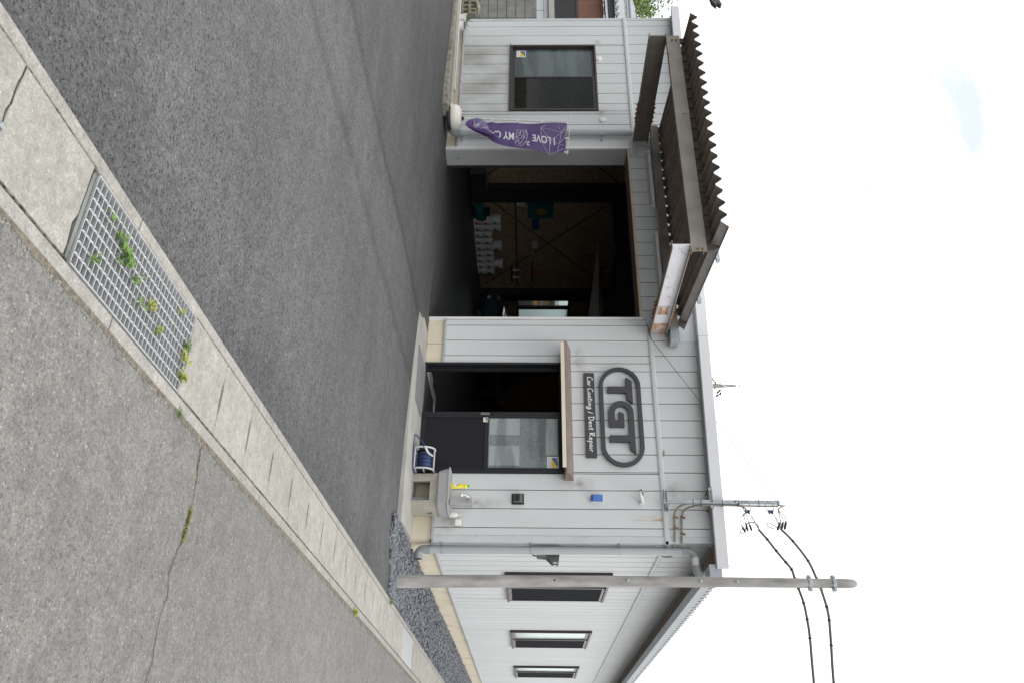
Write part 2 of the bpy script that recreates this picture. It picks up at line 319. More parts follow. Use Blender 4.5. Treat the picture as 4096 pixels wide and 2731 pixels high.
def glassmat(name, tint, refl_rough, opacity, bscale=0, bstr=0.2, bdist=0.003, pattern=0, refl=.9, transl=False):
    """window pane: fresnel reflection over partly see-through tinted glass"""
    m = bpy.data.materials.new(name); m.use_nodes = True; MATS[name] = m
    nt = m.node_tree; nt.nodes.clear(); g = nt.nodes.new('ShaderNodeNewGeometry')
    o = nt.nodes.new('ShaderNodeOutputMaterial')
    tr = N(nt, 'ShaderNodeBsdfTransparent'); tr.inputs[0].default_value = (0.75, 0.8, 0.8, 1)
    df = N(nt, 'ShaderNodeBsdfTranslucent' if transl else 'ShaderNodeBsdfDiffuse'); df.inputs[0].default_value = (*tint, 1)
    gl = N(nt, 'ShaderNodeBsdfGlossy'); gl.inputs['Roughness'].default_value = refl_rough; gl.inputs[0].default_value = (refl, refl * 1.05, refl * 1.05, 1)
    if pattern:
        pn = noise_node(nt, g, bscale, 2, None, 1.5); bn = noise_node(nt, g, 1.0, 2, (.6, 1, 3.2))
        c = mixc(nt, tuple(tint), ramp(nt, pn.outputs['Fac'], 0.35, 0.65, 1 - pattern, 1 + pattern), 1.0, 'MULTIPLY')
        c = mixc(nt, c, ramp(nt, bn.outputs['Fac'], 0.44, 0.52, .72, 1.12), 1.0, 'MULTIPLY'); nt.links.new(c, df.inputs[0])
    m1 = nt.nodes.new('ShaderNodeMixShader'); m1.inputs[0].default_value = opacity
    nt.links.new(tr.outputs[0], m1.inputs[1]); nt.links.new(df.outputs[0], m1.inputs[2])
    fr0 = N(nt, 'ShaderNodeFresnel', IOR=1.52); inv = N(nt, 'ShaderNodeMath', operation='SUBTRACT'); inv.inputs[0].default_value = 1.0
    nt.links.new(g.outputs['Backfacing'], inv.inputs[1]); fr = N(nt, 'ShaderNodeMath', operation='MULTIPLY'); nt.links.new(fr0.outputs[0], fr.inputs[0]); nt.links.new(inv.outputs[0], fr.inputs[1])
    m2 = nt.nodes.new('ShaderNodeMixShader'); nt.links.new(fr.outputs[0], m2.inputs[0]); nt.links.new(m1.outputs[0], m2.inputs[1]); nt.links.new(gl.outputs[0], m2.inputs[2])
    if bscale:
        n = noise_node(nt, g, bscale, 2, None, 1.2); bp = N(nt, 'ShaderNodeBump', Strength=bstr, Distance=bdist)
        nt.links.new(n.outputs['Fac'], bp.inputs['Height'])
        for q in (gl, fr0, df): nt.links.new(bp.outputs[0], q.inputs['Normal'])
    nt.links.new(m2.outputs[0], o.inputs[0])
glassmat('glass_clear', (0.05, 0.06, 0.06), 0.02, 0.05, refl=.35)
glassmat('glass_open', (0.05, 0.06, 0.06), 0.02, 0.02, refl=.2)
mat('glass_dark', (0.012, 0.013, 0.017), 0.85, var=.02, spec=.1)
glassmat('glass_frosted', (0.085, 0.108, 0.112), 0.12, 0.82, 60, 0.3, 0.0015, .12)
glassmat('glass_patterned', (0.20, 0.225, 0.225), 0.08, 0.9, 75, 1.0, 0.010, .34)
glassmat('glass_milky', (0.75, 0.85, 0.85), 0.2, 0.95, transl=True)
glassmat('glass_bright_patch', (0.30, 0.335, 0.335), 0.1, 0.9, 80, .6, 0.004, .16)  # lighter glass tint: brightness from indoors put into colour
glassmat('glass_pale', (0.50, 0.58, 0.58), 0.2, 0.9, 90, 0.2, 0.001)
# ------------------------------------------------------------------ mesh helpers
ORG = {}
class MB:
    def __init__(s): s.v = []; s.f = []; s.m = []; s.cur = 0
    def add(s, vs, fs):
        o = len(s.v); s.v += [tuple(p) for p in vs]; s.f += [tuple(i + o for i in f) for f in fs]; s.m += [s.cur] * len(fs); return s
    def box(s, x0, x1, y0, y1, z0, z1):
        if x0 > x1: x0, x1 = x1, x0
        if y0 > y1: y0, y1 = y1, y0
        if z0 > z1: z0, z1 = z1, z0
        return s.add([(x0, y0, z0), (x1, y0, z0), (x1, y1, z0), (x0, y1, z0), (x0, y0, z1), (x1, y0, z1), (x1, y1, z1), (x0, y1, z1)],
                     [(0, 3, 2, 1), (4, 5, 6, 7), (0, 1, 5, 4), (1, 2, 6, 5), (2, 3, 7, 6), (3, 0, 4, 7)])
    def prism(s, poly, axis, a, b):
        """closed polygon extruded along axis from a to b; poly in the two other axes (x,y,z order)"""
        def P(p, t):
            return {'x': (t, p[0], p[1]), 'y': (p[0], t, p[1]), 'z': (p[0], p[1], t)}[axis]
        n = len(poly); vs = [P(p, a) for p in poly] + [P(p, b) for p in poly]
        area = sum(poly[i][0] * poly[(i + 1) % n][1] - poly[(i + 1) % n][0] * poly[i][1] for i in range(n))
        if axis == 'y': area = -area
        if (b < a): area = -area
        fs = [tuple(range(n - 1, -1, -1)), tuple(range(n, 2 * n))] + [(i, (i + 1) % n, n + (i + 1) % n, n + i) for i in range(n)]
        if area < 0: fs = [tuple(reversed(f)) for f in fs]
        return s.add(vs, fs)
    def tube(s, pts, r, n=8, caps=True):
        pts = [Vector(p) for p in pts]; rs = r if hasattr(r, '__len__') else [r] * len(pts)
        prev = None; vs = []; fs = []
        for i, p in enumerate(pts):
            t = (pts[min(i + 1, len(pts) - 1)] - pts[max(i - 1, 0)]).normalized()
            if prev is None:
                a = Vector((0, 0, 1)) if abs(t.z) < 0.9 else Vector((1, 0, 0)); u = t.cross(a).normalized()
            else:
                u = (prev - t * prev.dot(t)).normalized()
            prev = u; v = t.cross(u)
            for k in range(n):
                a = 2 * pi * k / n; vs.append(p + (u * math.cos(a) + v * math.sin(a)) * rs[i])
        for i in range(len(pts) - 1):
            for k in range(n):
                k2 = (k + 1) % n; fs.append((i * n + k, i * n + k2, (i + 1) * n + k2, (i + 1) * n + k))
        if caps:
            fs.append(tuple(range(n - 1, -1, -1))); fs.append(tuple(range((len(pts) - 1) * n, len(pts) * n)))
        return s.add(vs, fs)
    def lathe(s, c, prof, n=24, axis='z'):
        vs = []; fs = []
        for r, h in prof:
            for k in range(n):
                a = 2 * pi * k / n; x, y = r * math.cos(a), r * math.sin(a)
                q = {'z': (x, y, h), 'y': (x, h, -y), 'x': (h, x, y)}[axis]
                vs.append((c[0] + q[0], c[1] + q[1], c[2] + q[2]))
        for i in range(len(prof) - 1):
            for k in range(n):
                k2 = (k + 1) % n; fs.append((i * n + k, i * n + k2, (i + 1) * n + k2, (i + 1) * n + k))
        fs.append(tuple(range(n - 1, -1, -1))); fs.append(tuple(range((len(prof) - 1) * n, len(prof) * n)))
        return s.add(vs, fs)
    def ball(s, c, r, n=10, sz=1):
        return s.lathe(c, [(max(1e-4, r * math.sin(pi * i / n)), -r * sz * math.cos(pi * i / n)) for i in range(n + 1)], n * 2)
    def rock(s, c, r, rnd, sq=0.7):
        ph = (1 + 5 ** .5) / 2
        vs = [(0, 1, ph), (0, -1, ph), (0, 1, -ph), (0, -1, -ph), (1, ph, 0), (-1, ph, 0), (1, -ph, 0), (-1, -ph, 0), (ph, 0, 1), (-ph, 0, 1), (ph, 0, -1), (-ph, 0, -1)]
        fs = [(0, 1, 8), (0, 8, 4), (0, 4, 5), (0, 5, 9), (0, 9, 1), (1, 6, 8), (8, 6, 10), (8, 10, 4), (4, 10, 2), (4, 2, 5), (5, 2, 11), (5, 11, 9), (9, 11, 7), (9, 7, 1), (1, 7, 6), (3, 6, 7), (3, 7, 11), (3, 11, 2), (3, 2, 10), (3, 10, 6)]
        a = rnd.random() * 6.3; ca, sa = math.cos(a), math.sin(a); ex = rnd.uniform(.7, 1.3)
        o = []
        for x, y, z in vs:
            k = r / 1.9 * rnd.uniform(.75, 1.2); x *= ex
            o.append((c[0] + (x * ca - y * sa) * k, c[1] + (x * sa + y * ca) * k, c[2] + z * k * sq))
        return s.add(o, fs)
    def build(s, name, mt, parent=None, smooth=False, bevel=0, kind=None, label=None):
        org = ORG.get(parent.name, Vector((0, 0, 0))) if parent else Vector((0, 0, 0))
        me = bpy.data.meshes.new(name)
        me.from_pydata([(x - org.x, y - org.y, z - org.z) for x, y, z in s.v], [], s.f)
        mts = mt if isinstance(mt, (list, tuple)) else [mt]
        for q in mts: me.materials.append(MATS[q])
        if len(mts) > 1: me.polygons.foreach_set('material_index', s.m)
        if smooth:
            me.polygons.foreach_set('use_smooth', [True] * len(me.polygons))
            try: me.set_sharp_from_angle(angle=math.radians(38))
            except Exception: pass
        me.update()
        o = bpy.data.objects.new(name, me); COL.objects.link(o)
        if parent: o.parent = parent
        ORG[o.name] = org
        if bevel:
            b = o.modifiers.new('Bevel', 'BEVEL'); b.width = bevel; b.segments = 2; b.limit_method = 'ANGLE'
        if kind: o['kind'] = kind
        if label: o['label'] = label
        return o
def thing(name, label, cat, loc=(0, 0, 0), group=None):
    o = bpy.data.objects.new(name, None); COL.objects.link(o); o.location = loc; o.empty_display_size = 0.1
    o['label'] = label; o['category'] = cat; ORG[o.name] = Vector(loc)
    if group: o['group'] = group
    return o
def tag(o, label, cat, group=None):
    o['label'] = label; o['category'] = cat
    if group: o['group'] = group
    return o
def inst(src, name, parent, loc, scale=(1, 1, 1), rot=(0, 0, 0)):
    o = bpy.data.objects.new(name, src); COL.objects.link(o); o.parent = parent
    org = ORG.get(parent.name, Vector((0, 0, 0)))
    o.location = Vector(loc) - org; o.scale = scale; o.rotation_euler = rot; ORG[o.name] = org
    return o
def mesh_only(mb, name, mt):
    me = bpy.data.meshes.new(name); me.from_pydata(mb.v, [], mb.f)
    for q in (mt if isinstance(mt, (list, tuple)) else [mt]): me.materials.append(MATS[q])
    if isinstance(mt, (list, tuple)): me.polygons.foreach_set('material_index', mb.m)
    me.update(); return me
def copy_tree(root, loc, label=None):
    r = root.copy(); COL.objects.link(r); r.location = loc; ORG[r.name] = Vector(loc)
    if label: r['label'] = label
    for ch in root.children:
        c = ch.copy(); COL.objects.link(c); c.parent = r
        for g2 in ch.children:
            d = g2.copy(); COL.objects.link(d); d.parent = c
    return r
def smoothpts(pts, n=6):
    pts = [Vector(p) for p in pts]; o = []
    for i in range(len(pts) - 1):
        p0 = pts[max(i - 1, 0)]; p1 = pts[i]; p2 = pts[i + 1]; p3 = pts[min(i + 2, len(pts) - 1)]
        for k in range(n):
            t = k / n
            o.append(0.5 * ((2 * p1) + (p2 - p0) * t + (2 * p0 - 5 * p1 + 4 * p2 - p3) * t * t + (3 * p1 - p0 - 3 * p2 + p3) * t ** 3))
    o.append(pts[-1]); return o
def text_geo(body, size, extrude=0.0008, shear=0, offset=0.0):
    cu = bpy.data.curves.new('t', 'FONT'); cu.body = body; cu.size = size; cu.extrude = extrude; cu.shear = shear; cu.resolution_u = 3; cu.offset = offset
    to = bpy.data.objects.new('t', cu); COL.objects.link(to)
    dg = bpy.context.evaluated_depsgraph_get(); me = bpy.data.meshes.new_from_object(to.evaluated_get(dg))
    v = [tuple(x.co) for x in me.vertices]; f = [tuple(p.vertices) for p in me.polygons]
    bpy.data.objects.remove(to); bpy.data.curves.remove(cu); bpy.data.meshes.remove(me)
    xs = [p[0] for p in v]; ys = [p[1] for p in v]
    return v, f, (min(xs), max(xs), min(ys), max(ys))
def put_text(mb, body, x0, x1, z0, z1, y, shear=0, rot=None, offset=0.0):
    """text fitted into a rectangle on a plane facing -Y"""
    v, f, (a, b, c, d) = text_geo(body, 1, 0.0, shear, offset)
    if rot == 'down':   # reads downwards, letter tops towards +X
        vs = [(x0 + (p[1] - c) / (d - c) * (x1 - x0), y, z1 - (p[0] - a) / (b - a) * (z1 - z0)) for p in v]
    else:
        vs = [(x0 + (p[0] - a) / (b - a) * (x1 - x0), y, z0 + (p[1] - c) / (d - c) * (z1 - z0)) for p in v]
    mb.add(vs, f)
def struct(name, mb, mt, **k): return mb.build(name, mt, kind='structure', **k)
# ------------------------------------------------------------------ ground
def sst(a, b, x):
    t = min(1, max(0, (x - a) / (b - a))); return t * t * (3 - 2 * t)
def lotz(x, y):
    base = -0.06 - 0.0205 * min(x, 0.0)
    if x < -9: base = -0.06 + 0.0205 * 9
    wgt = sst(-5.5, -1.2, y) * (1 - sst(0.15, 1.0, x))
    return base * wgt - 0.006
def grid(xs, ys, zf):
    mb = MB(); n = len(ys)
    mb.add([(x, y, zf(x, y)) for x in xs for y in ys], [(i * n + j, (i + 1) * n + j, (i + 1) * n + j + 1, i * n + j + 1) for i in range(len(xs) - 1) for j in range(n - 1)])
    return mb
def rng(a, b, n): return [a + (b - a) * i / n for i in range(n + 1)]
struct('ground', MB().add([(-400, -400, -.7), (400, -400, -.7), (400, 400, -.7), (-400, 400, -.7)], [(0, 1, 2, 3)]), 'ground_soil')
xs = [-60, -30] + rng(-16, 1.05, 70); ys = [-60, -25] + rng(-13, 0.0, 56)
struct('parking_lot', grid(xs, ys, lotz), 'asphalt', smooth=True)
struct('side_yard', grid([-60, -30, -16, -10.4], [0, 5, 20, 60], lambda x, y: 0.118), 'asphalt')
# lot also runs under the gravel's edge
struct('road', MB().add([(1.585, -70, -.006), (60, -70, -.006), (60, 90, -.006), (1.585, 90, -.006)], [(0, 1, 2, 3)]), 'road_asphalt')
struct('gravel_bed', grid([0.02, 1.05], [-1.0, 3, 8, 16, 40], lambda x, y: -0.075), 'gravel_bed')
# asphalt ends in a slanted line against the gravel: cover the strip between y=-1.55 and 0
gv = MB(); rr = random.Random(3)
for i in range(15000):
    t = rr.random() ** 1.35; y = -1.62 + t * 15.5; x = rr.uniform(0.03, 1.04)
    edge = -1.35 - 0.17 * x + 0.05 * noise.noise((x * 3, 1, 0))
    if y < edge + rr.uniform(0, 0.03): continue
    if y < 0 and x < 0.05: continue
    z = -0.045 if y > -1.0 else -0.045
    gv.rock((x, y, z + rr.uniform(-.012, .02) + (0.012 if y < -1.1 else 0.0)), rr.uniform(.012, .024) * (1 + 0.03 * max(0, y)), rr)
for i in range(2600):   # the mound that overlaps the asphalt edge in front of the corner
    x = rr.uniform(0.16, 1.04); y = rr.uniform(-1.55, -.3)
    if y < -1.35 - 0.17 * x + 0.04 * noise.noise((x * 4, 0, 0)): continue
    gv.rock((x, y, lotz(x, y) + rr.uniform(0, .02)), rr.uniform(.010, .020), rr)
tag(gv.build('gravel', 'gravel', kind='stuff'), 'blue grey crushed gravel along the foot of the side wall', 'gravel')
# ---- gutter: kerb strips, channel, cover slabs
def kerb_strip(name, x0, x1, joints, jx):
    for a, b in zip(joints[:-1], joints[1:]):
        mb = MB(); ys2 = rng(a + .004, b - .004, max(2, int((b - a) / .25)))
        e = []
        for y in ys2:
            j = 0.004 * noise.noise((y * 9, jx, 0)); e.append(j)
        n = len(ys2); vs = []
        for k, y in enumerate(ys2):
            xa = x0 + (e[k] if jx < 1.3 else 0); xb = x1 + (e[k] if jx > 1.3 else 0)
            vs += [(xa, y, -.45), (xa, y, -.006), (xa + .006, y, .0), (xb - .006, y, .0), (xb, y, -.006), (xb, y, -.45)]
        fs = []
        for k in range(n - 1):
            for q in range(5): fs.append((k * 6 + q, k * 6 + q + 1, (k + 1) * 6 + q + 1, (k + 1) * 6 + q)[::-1])
        fs.append((0, 1, 2, 3, 4, 5)); fs.append(tuple((n - 1) * 6 + q for q in (5, 4, 3, 2, 1, 0)))
        mb.add(vs, fs).build('kerb_block', 'exposed_concrete', gutter)
gutter = bpy.data.objects.new('drainage_gutter', None); COL.objects.link(gutter); gutter['kind'] = 'structure'; ORG[gutter.name] = Vector((0, 0, 0))
gutter['label'] = 'roadside concrete drainage gutter with slotted covers'
kerb_strip('kerb_block', 1.052, 1.114, [-14, -12, -10.05, -8.12, -6.18, -4.25, -2.4, -.5, 1.4, 3.3, 5.2, 7.1, 9, 14, 30], 1.05)
kerb_strip('kerb_block', 1.516, 1.578, [-14, -12, -10.05, -8.12, -6.18, -4.25, -2.4, -.5, 1.4, 3.3, 5.2, 7.1, 9, 14, 30], 1.55)
MB().box(1.114, 1.516, -14, -7.47, -.47, -.38).build('channel_floor', 'channel_wall', gutter)
MB().box(1.114, 1.516, -7.46, 30, -.47, -.10).build('channel_dark_fill', 'slot_dark', gutter)  # added dark fill, stands in for the gloom under the covers
def slab(y0, y1, slots=True, crack=False):
    mb = MB(); x0, x1 = 1.1195, 1.5105; n = 9
    ax = rng(x0, x1, n)
    def ed(x, y, s):
        d = 0.0025 * noise.noise((x * 14, y * 3, s)) + 0.002
        if slots and abs(x - 1.31) < .095: d += 0.013 * (1 - (abs(x - 1.31) / .095) ** 4)
        return d
    lo = [(x, y0 + ed(x, y0, 1)) for x in ax]; hi = [(x, y1 - ed(x, y1, 2)) for x in ax]
    if crack: hi = [(x, y1 - 0.02 - 0.035 * (x - x0) / .38 * abs(noise.noise((x * 9, 2, 2))) * 2) for x in ax]
    mb.prism(lo + hi[::-1], 'z', -.09, .0)
    return mb.build('cover_slab', 'slab_concrete', gutter, bevel=.003)
ysl = [-7.47 + .465 * k for k in range(16)]
for a, b in zip(ysl[:-1], ysl[1:]):
    slab(a, b); MB().box(1.205, 1.415, b - .016, b + .016, -.092, -.014).build('slot_dark_fill', 'slot_dark', gutter)  # added dark block paints the slot's shade
ys2 = -7.47 + .465 * 15
MB().prism([(1.124, ys2), (1.506, ys2), (1.506, -.13), (1.124, -.13)], 'z', -.09, 0).build('cover_slab', 'slab_concrete', gutter) if ys2 < -.16 else None
slab(-8.95, -8.475, False, True)
for k in range(8): slab(-8.95 - .62 * (k + 1), -8.95 - .62 * k, False)
for k in range(14): slab(.84 + .465 * k, .84 + .465 * (k + 1))
MB().box(1.124, 1.506, 7.36, 30, -.09, -.001).build('cover_slab', 'slab_concrete', gutter)
# seams filled with soil along the covers
se = MB()
for x0 in (1.114, 1.506):
    se.box(x0, x0 + .010, -14, -8.47, -.05, -.0004); se.box(x0, x0 + .010, -7.45, 30, -.05, -.0004)
se.build('soil_seam', 'seam_soil', gutter)
kd = MB(); vs = []; ysd = rng(-11, 14, 600)
for y in ysd:
    n1 = abs(noise.noise((y * 5.3, .2, 0))) + .5 * abs(noise.noise((y * 19, 3, 0))); vs += [(1.575, y, -.0022), (1.590 + .030 * n1, y, -.0045)]
kd.add(vs, [(2 * i, 2 * i + 1, 2 * i + 3, 2 * i + 2) for i in range(600)]); struct('kerb_dirt', kd, 'kerb_dirt')
# steel grating
gr = thing('steel_grating', 'rectangular galvanised steel drain grating with weeds growing through', 'drain grating', (1.31, -7.96, 0))
bb = mesh_only(MB().box(-.19, .19, -.0022, .0022, -.032, 0), 'bearing_bar', 'grating_steel')
nb = 30
for k in range(nb + 1): inst(bb, 'bearing_bar', gr, (1.315, -8.45 + .975 * k / nb, -.002))
tw = MB(); seg = 120
for k in range(seg):   # twisted square cross rod
    y = -.4875 + .975 * k / seg; y2 = y + .975 / seg
    a0 = k * pi / 8; a1 = (k + 1) * pi / 8; q = []
    for yy, aa in ((y, a0), (y2, a1)):
        for j in range(4): q.append((.0042 * math.cos(aa + j * pi / 2), yy, .0042 * math.sin(aa + j * pi / 2)))
    tw.add(q, [(j, (j + 1) % 4, 4 + (j + 1) % 4, 4 + j) for j in range(4)])
twm = mesh_only(tw, 'cross_rod', 'grating_steel')
for k in range(1, 8): inst(twm, 'cross_rod', gr, (1.125 + .38 * k / 8, -7.9625, -.003))
for x in (1.1225, 1.5075): MB().box(x - .003, x + .003, -8.453, -7.472, -.035, 0.001).build('edge_bar', 'grating_steel', gr)
MB().box(1.114, 1.516, -8.475, -8.456, -.09, -.012).build('grating_seat', 'channel_wall', gr)
MB().box(1.114, 1.516, -7.47, -7.466, -.09, -.012).build('grating_seat', 'channel_wall', gr)
gr2 = thing('steel_grating', 'far steel drain grating of broad plates beside the gravel', 'drain grating', (1.3, .35, 0))
for k in range(7): MB().box(1.122, 1.508, -.12 + .137 * k, -.12 + .137 * k + .119, -.03, -.001).build('plate_bar', 'grating_steel', gr2, bevel=.003)
# weeds: lobed leaves standing in the channel and between the bars
def leaf(mb, c, r, a, tilt, rnd):
    n = 5; vs = [c]; 
    for i in range(n * 2 + 1):
        t = a - 1.25 + 2.5 * i / (n * 2); rad = r * (1 if i % 2 else .5) * rnd.uniform(.85, 1.1)
        vs.append((c[0] + math.cos(t) * rad, c[1] + math.sin(t) * rad, c[2] + tilt * rad + rnd.uniform(-.003, .003)))
    mb.add(vs, [(0, i, i + 1) for i in range(1, n * 2 + 1)])
def weed(x, y, z, n, r, mt, label, cat='weed'):
    rw = random.Random(int(x * 1000 + y * 77)); mb = MB()
    for i in range(n):
        a = rw.random() * 6.3; d = rw.random() * r * 1.4
        c = (x + math.cos(a) * d * .7, y + math.sin(a) * d, z + rw.uniform(-.01, .02))
        leaf(mb, c, r * rw.uniform(.5, 1), rw.random() * 6.3, rw.uniform(.1, .7), rw)
        mb.tube([(x, y, z - .07), c], .0012, 4, False)
    o = mb.build('weed', mt); tag(o, label, cat, 'weeds growing in the gutter'); return o
for x, y, n, r, mt, lb in ((1.21, -8.32, 4, .022, 'leaf', 'small green weed in the upper left of the grating'),
        (1.235, -8.22, 6, .026, 'leaf', 'pair of lobed weed leaves near the left end of the grating'),
        (1.275, -8.16, 13, .03, 'leaf', 'largest lobed weed clump poking through the left part of the grating'),
        (1.425, -8.34, 3, .032, 'leaf', 'single round lobed leaf by the grating corner nearest the road'),
        (1.30, -8.06, 5, .022, 'leaf', 'grey green weed right of the largest clump in the grating'),
        (1.36, -7.98, 3, .022, 'leaf', 'dark green leaf under the bars in the middle of the grating'),
        (1.33, -7.90, 7, .024, 'leaf_yellow', 'feathery weed in the middle of the grating'),
        (1.385, -7.78, 5, .022, 'leaf_yellow', 'yellowish lobed weed right of the middle of the grating'),
        (1.19, -7.64, 4, .018, 'leaf_yellow', 'bright yellow green sprout near the far edge of the grating'),
        (1.36, -7.52, 9, .02, 'leaf_yellow', 'moss like weed row at the right end of the grating'),
        (1.44, -7.495, 12, .022, 'leaf_yellow', 'bright green tuft in the right corner of the grating'),
        (1.30, -7.51, 8, .018, 'leaf', 'low weed just left of the bright corner tuft')):
    weed(x, y, .008, int(n * 1.5), r * 1.25, mt, lb)
# road crack with a grass tuft, kerb-side weeds, small stones
cp = [(1.582, -7.105), (1.64, -7.10), (1.705, -7.094), (1.78, -7.07), (1.875, -7.065), (1.92, -7.072), (2.07, -7.09), (2.12, -7.12), (2.231, -7.147), (2.308, -7.116), (2.40, -7.14), (2.497, -7.136), (2.58, -7.12), (2.662, -7.135), (2.9, -7.15), (3.3, -7.18), (4.2, -7.1)]
P2 = []
for (xa, ya), (xb, yb) in zip(cp[:-1], cp[1:]):
    for k in range(5): P2.append((xa + (xb - xa) * k / 5 + R.uniform(-.004, .004), ya + (yb - ya) * k / 5 + R.uniform(-.006, .006)))
mb = MB(); vs = []
for x, y in P2:
    wd = .0016 + .0034 * abs(noise.noise((x * 8, y, 0))); vs += [(x, y - wd, -.0025), (x, y + wd, -.0025)]
mb.add(vs, [(2 * i, 2 * i + 2, 2 * i + 3, 2 * i + 1) for i in range(len(P2) - 1)])
struct('road_crack', mb, 'seam')
def tuft(pts, n, h, mt, label, w=.0016, spread=.012):
    mb = MB(); rw = random.Random(n)
    for i in range(n):
        t = rw.random() * (len(pts) - 1); k = int(t); q = t - k
        x = pts[k][0] * (1 - q) + pts[k + 1][0] * q + rw.gauss(0, spread * .5); y = pts[k][1] * (1 - q) + pts[k + 1][1] * q + rw.gauss(0, spread * .5)
        z = pts[k][2]; a = rw.random() * 6.3; hh = h * rw.uniform(.4, 1); dx, dy = math.cos(a) * hh * .7, math.sin(a) * hh * .7
        px, py = -math.sin(a) * w, math.cos(a) * w
        mb.add([(x - px, y - py, z), (x + px, y + py, z), (x + dx, y + dy, z + hh)], [(0, 1, 2)])
    o = mb.build('grass_tuft', mt); tag(o, label, 'grass'); return o
tuft([(1.91, -7.072, -.006), (1.97, -7.075, -.006), (2.07, -7.088, -.006)], 420, .022, 'grass_dry', 'yellow green grass strip growing in the road crack')
tuft([(1.70, -7.095, -.006), (1.79, -7.07, -.006)], 60, .010, 'grass_dry', 'sparse dry moss in the crack close to the gutter')
tuft([(1.585, -7.42, 0), (1.59, -7.40, 0)], 60, .02, 'leaf', 'small green sprout at the kerb beside the grating', spread=.02)
tuft([(1.575, -3.25, 0), (1.58, -3.15, 0)], 120, .045, 'leaf_yellow', 'grass tuft at the kerb edge halfway along the gutter', w=.003, spread=.03)
tuft([(1.09, -1.35, 0), (1.08, -1.25, 0)], 60, .04, 'leaf', 'green tuft where the gravel meets the kerb', w=.003, spread=.03)
tuft([(.25, -1.12, -.03), (.28, -1.0, -.03)], 60, .03, 'leaf', 'weed in the gravel by the doorstep corner', w=.003, spread=.05)
tuft([(.62, -1.1, -.03), (.66, -1.05, -.03)], 50, .03, 'leaf', 'weed in the gravel in front of the concrete post', w=.003, spread=.04)
mb = MB(); rw = random.Random(5)   # dirt and grit line along the kerb
for i in range(1500):
    y = rw.uniform(-9.2, 4); mb.rock((1.592 + abs(rw.gauss(0, .014)), y, -.004), rw.uniform(.0025, .0065), rw)
for i in range(120):
    mb.rock((1.30 + rw.uniform(-.15, .18), rw.uniform(-8.44, -7.5), -.37), rw.uniform(.006, .02), rw)
for i in range(90): mb.rock((1.135 + rw.uniform(-.008, .03), rw.uniform(-8.44, -7.5), -.34 + .28 * rw.random()), rw.uniform(.006, .014), rw)
tag(mb.build('grit', 'rough_concrete', kind='stuff'), 'loose grit and small stones along the kerb and in the drain', 'grit')
mb = MB(); mb.rock((1.375, -8.955, .006), .016, rw); tag(mb.build('pebble', 'galv'), 'blue grey pebble lying in the cracked slab joint', 'pebble')
# broken joint in the near slab
mb = MB(); pts = [(1.124 + .38 * i / 10, -8.955 + .012 * noise.noise((i * .9, 0, 0))) for i in range(11)]; vs = []
for x, y in pts: vs += [(x, y - .002 - .005 * abs(noise.noise((x * 30, 1, 0))), .0015), (x, y + .002 + .003 * abs(noise.noise((x * 23, 4, 0))), .0015)]
mb.add(vs, [(2 * i, 2 * i + 2, 2 * i + 3, 2 * i + 1) for i in range(10)]); mb.build('slab_crack', 'seam', gutter)
# ------------------------------------------------------------------ apron, sill, curb
mb = MB(); ap = [(-3.40, -.02), (-3.46, -.06), (-3.10, -.62), (-3.02, -.92), (-2.2, -1.0), (-1.1, -1.03), (.036, -.985), (-.01, -.04), (-.01, .02), (-3.4, .02)]
mb.prism(ap, 'z', -.30, 0); struct('doorstep', mb, 'apron_concrete', bevel=.008)
doormat = MB().prism([(-2.57, -.75), (-2.57, -.13), (-1.76, -.11), (-1.75, -.72)], 'z', .001, .014)
o = doormat.build('doormat', 'mat_grey'); tag(o, 'grey ribbed doormat on the doorstep before the open door', 'doormat')
mb = MB(); cf = [(-12.5, -.50), (-10.05, -.71), (-8.45, -.88), (-7.45, -.93), (-7.2, -.86), (-7.15, -.62), (-7.4, -.28), (-12.5, -.28)]
mb.prism(cf, 'z', -.1, .175); struct('concrete_curb', mb, 'rough_concrete', bevel=.01)
ra = thing('aluminium_rail', 'long beige aluminium gate rail lying on the low curb', 'rail', (-9.5, -.45, .175))
MB().box(-12.4, -7.2, -.50, -.487, .177, .205).build('edge_strip', 'alu', ra); MB().box(-12.4, -7.25, -.485, -.44, .177, .185).build('track', 'dark_paint', ra)
MB().prism([(-.44, .177), (-.44, .215), (-.425, .225), (-.37, .225), (-.355, .21), (-.355, .177)], 'x', -12.4, -7.98).build('rail_body', 'alu', ra)
MB().box(-7.98, -7.35, -.42, -.395, .177, .195).build('end_bar', 'alu', ra)
MB().box(-7.30, -7.18, -.51, -.42, .18, .235).build('end_cap', 'bronze', ra, bevel=.008)
# ------------------------------------------------------------------ workshop building
B = thing('workshop_building', 'single storey car workshop clad in pale grey metal siding', 'building', (-5.2, 9, 0))
def zt(x): return 3.999 - .0306 * x      # top of the front cladding
def ztr(x): return 3.985 - .0298 * x
W = .2637; G = .0048
def panel_mesh(w, G=G):
    c = .004
    mb = MB(); mb.prism([(G, 0.012), (G, c), (G + c * .7, 0), (w - G - c * .7, 0), (w - G, c), (w - G, .012)], 'z', 0, 1)
    mb.m = [0, 0, 1, 0, 0, 0, 1, 0]
    # sides of the standing joint stay in the dark gap colour
    for i, f in enumerate(mb.f):
        xsf = [mb.v[k][0] for k in f]
        mb.m[i] = 1 if max(xsf) - min(xsf) < 1e-6 else 0
    return mesh_only(mb, 'siding_panel', ['siding', 'joint'])
pm = panel_mesh(W); pcache = {}
def pw(w, g=.0048):
    k = (round(w, 3), g)
    if k not in pcache: pcache[k] = panel_mesh(k[0], g)
    return pcache[k]
def front_panel(x0, x1, z0, z1):
    if x1 - x0 < .02 or z1 - z0 < .02: return
    inst(pw(x1 - x0), 'siding_panel', B, (x0, 0, z0), (1, 1, z1 - z0))
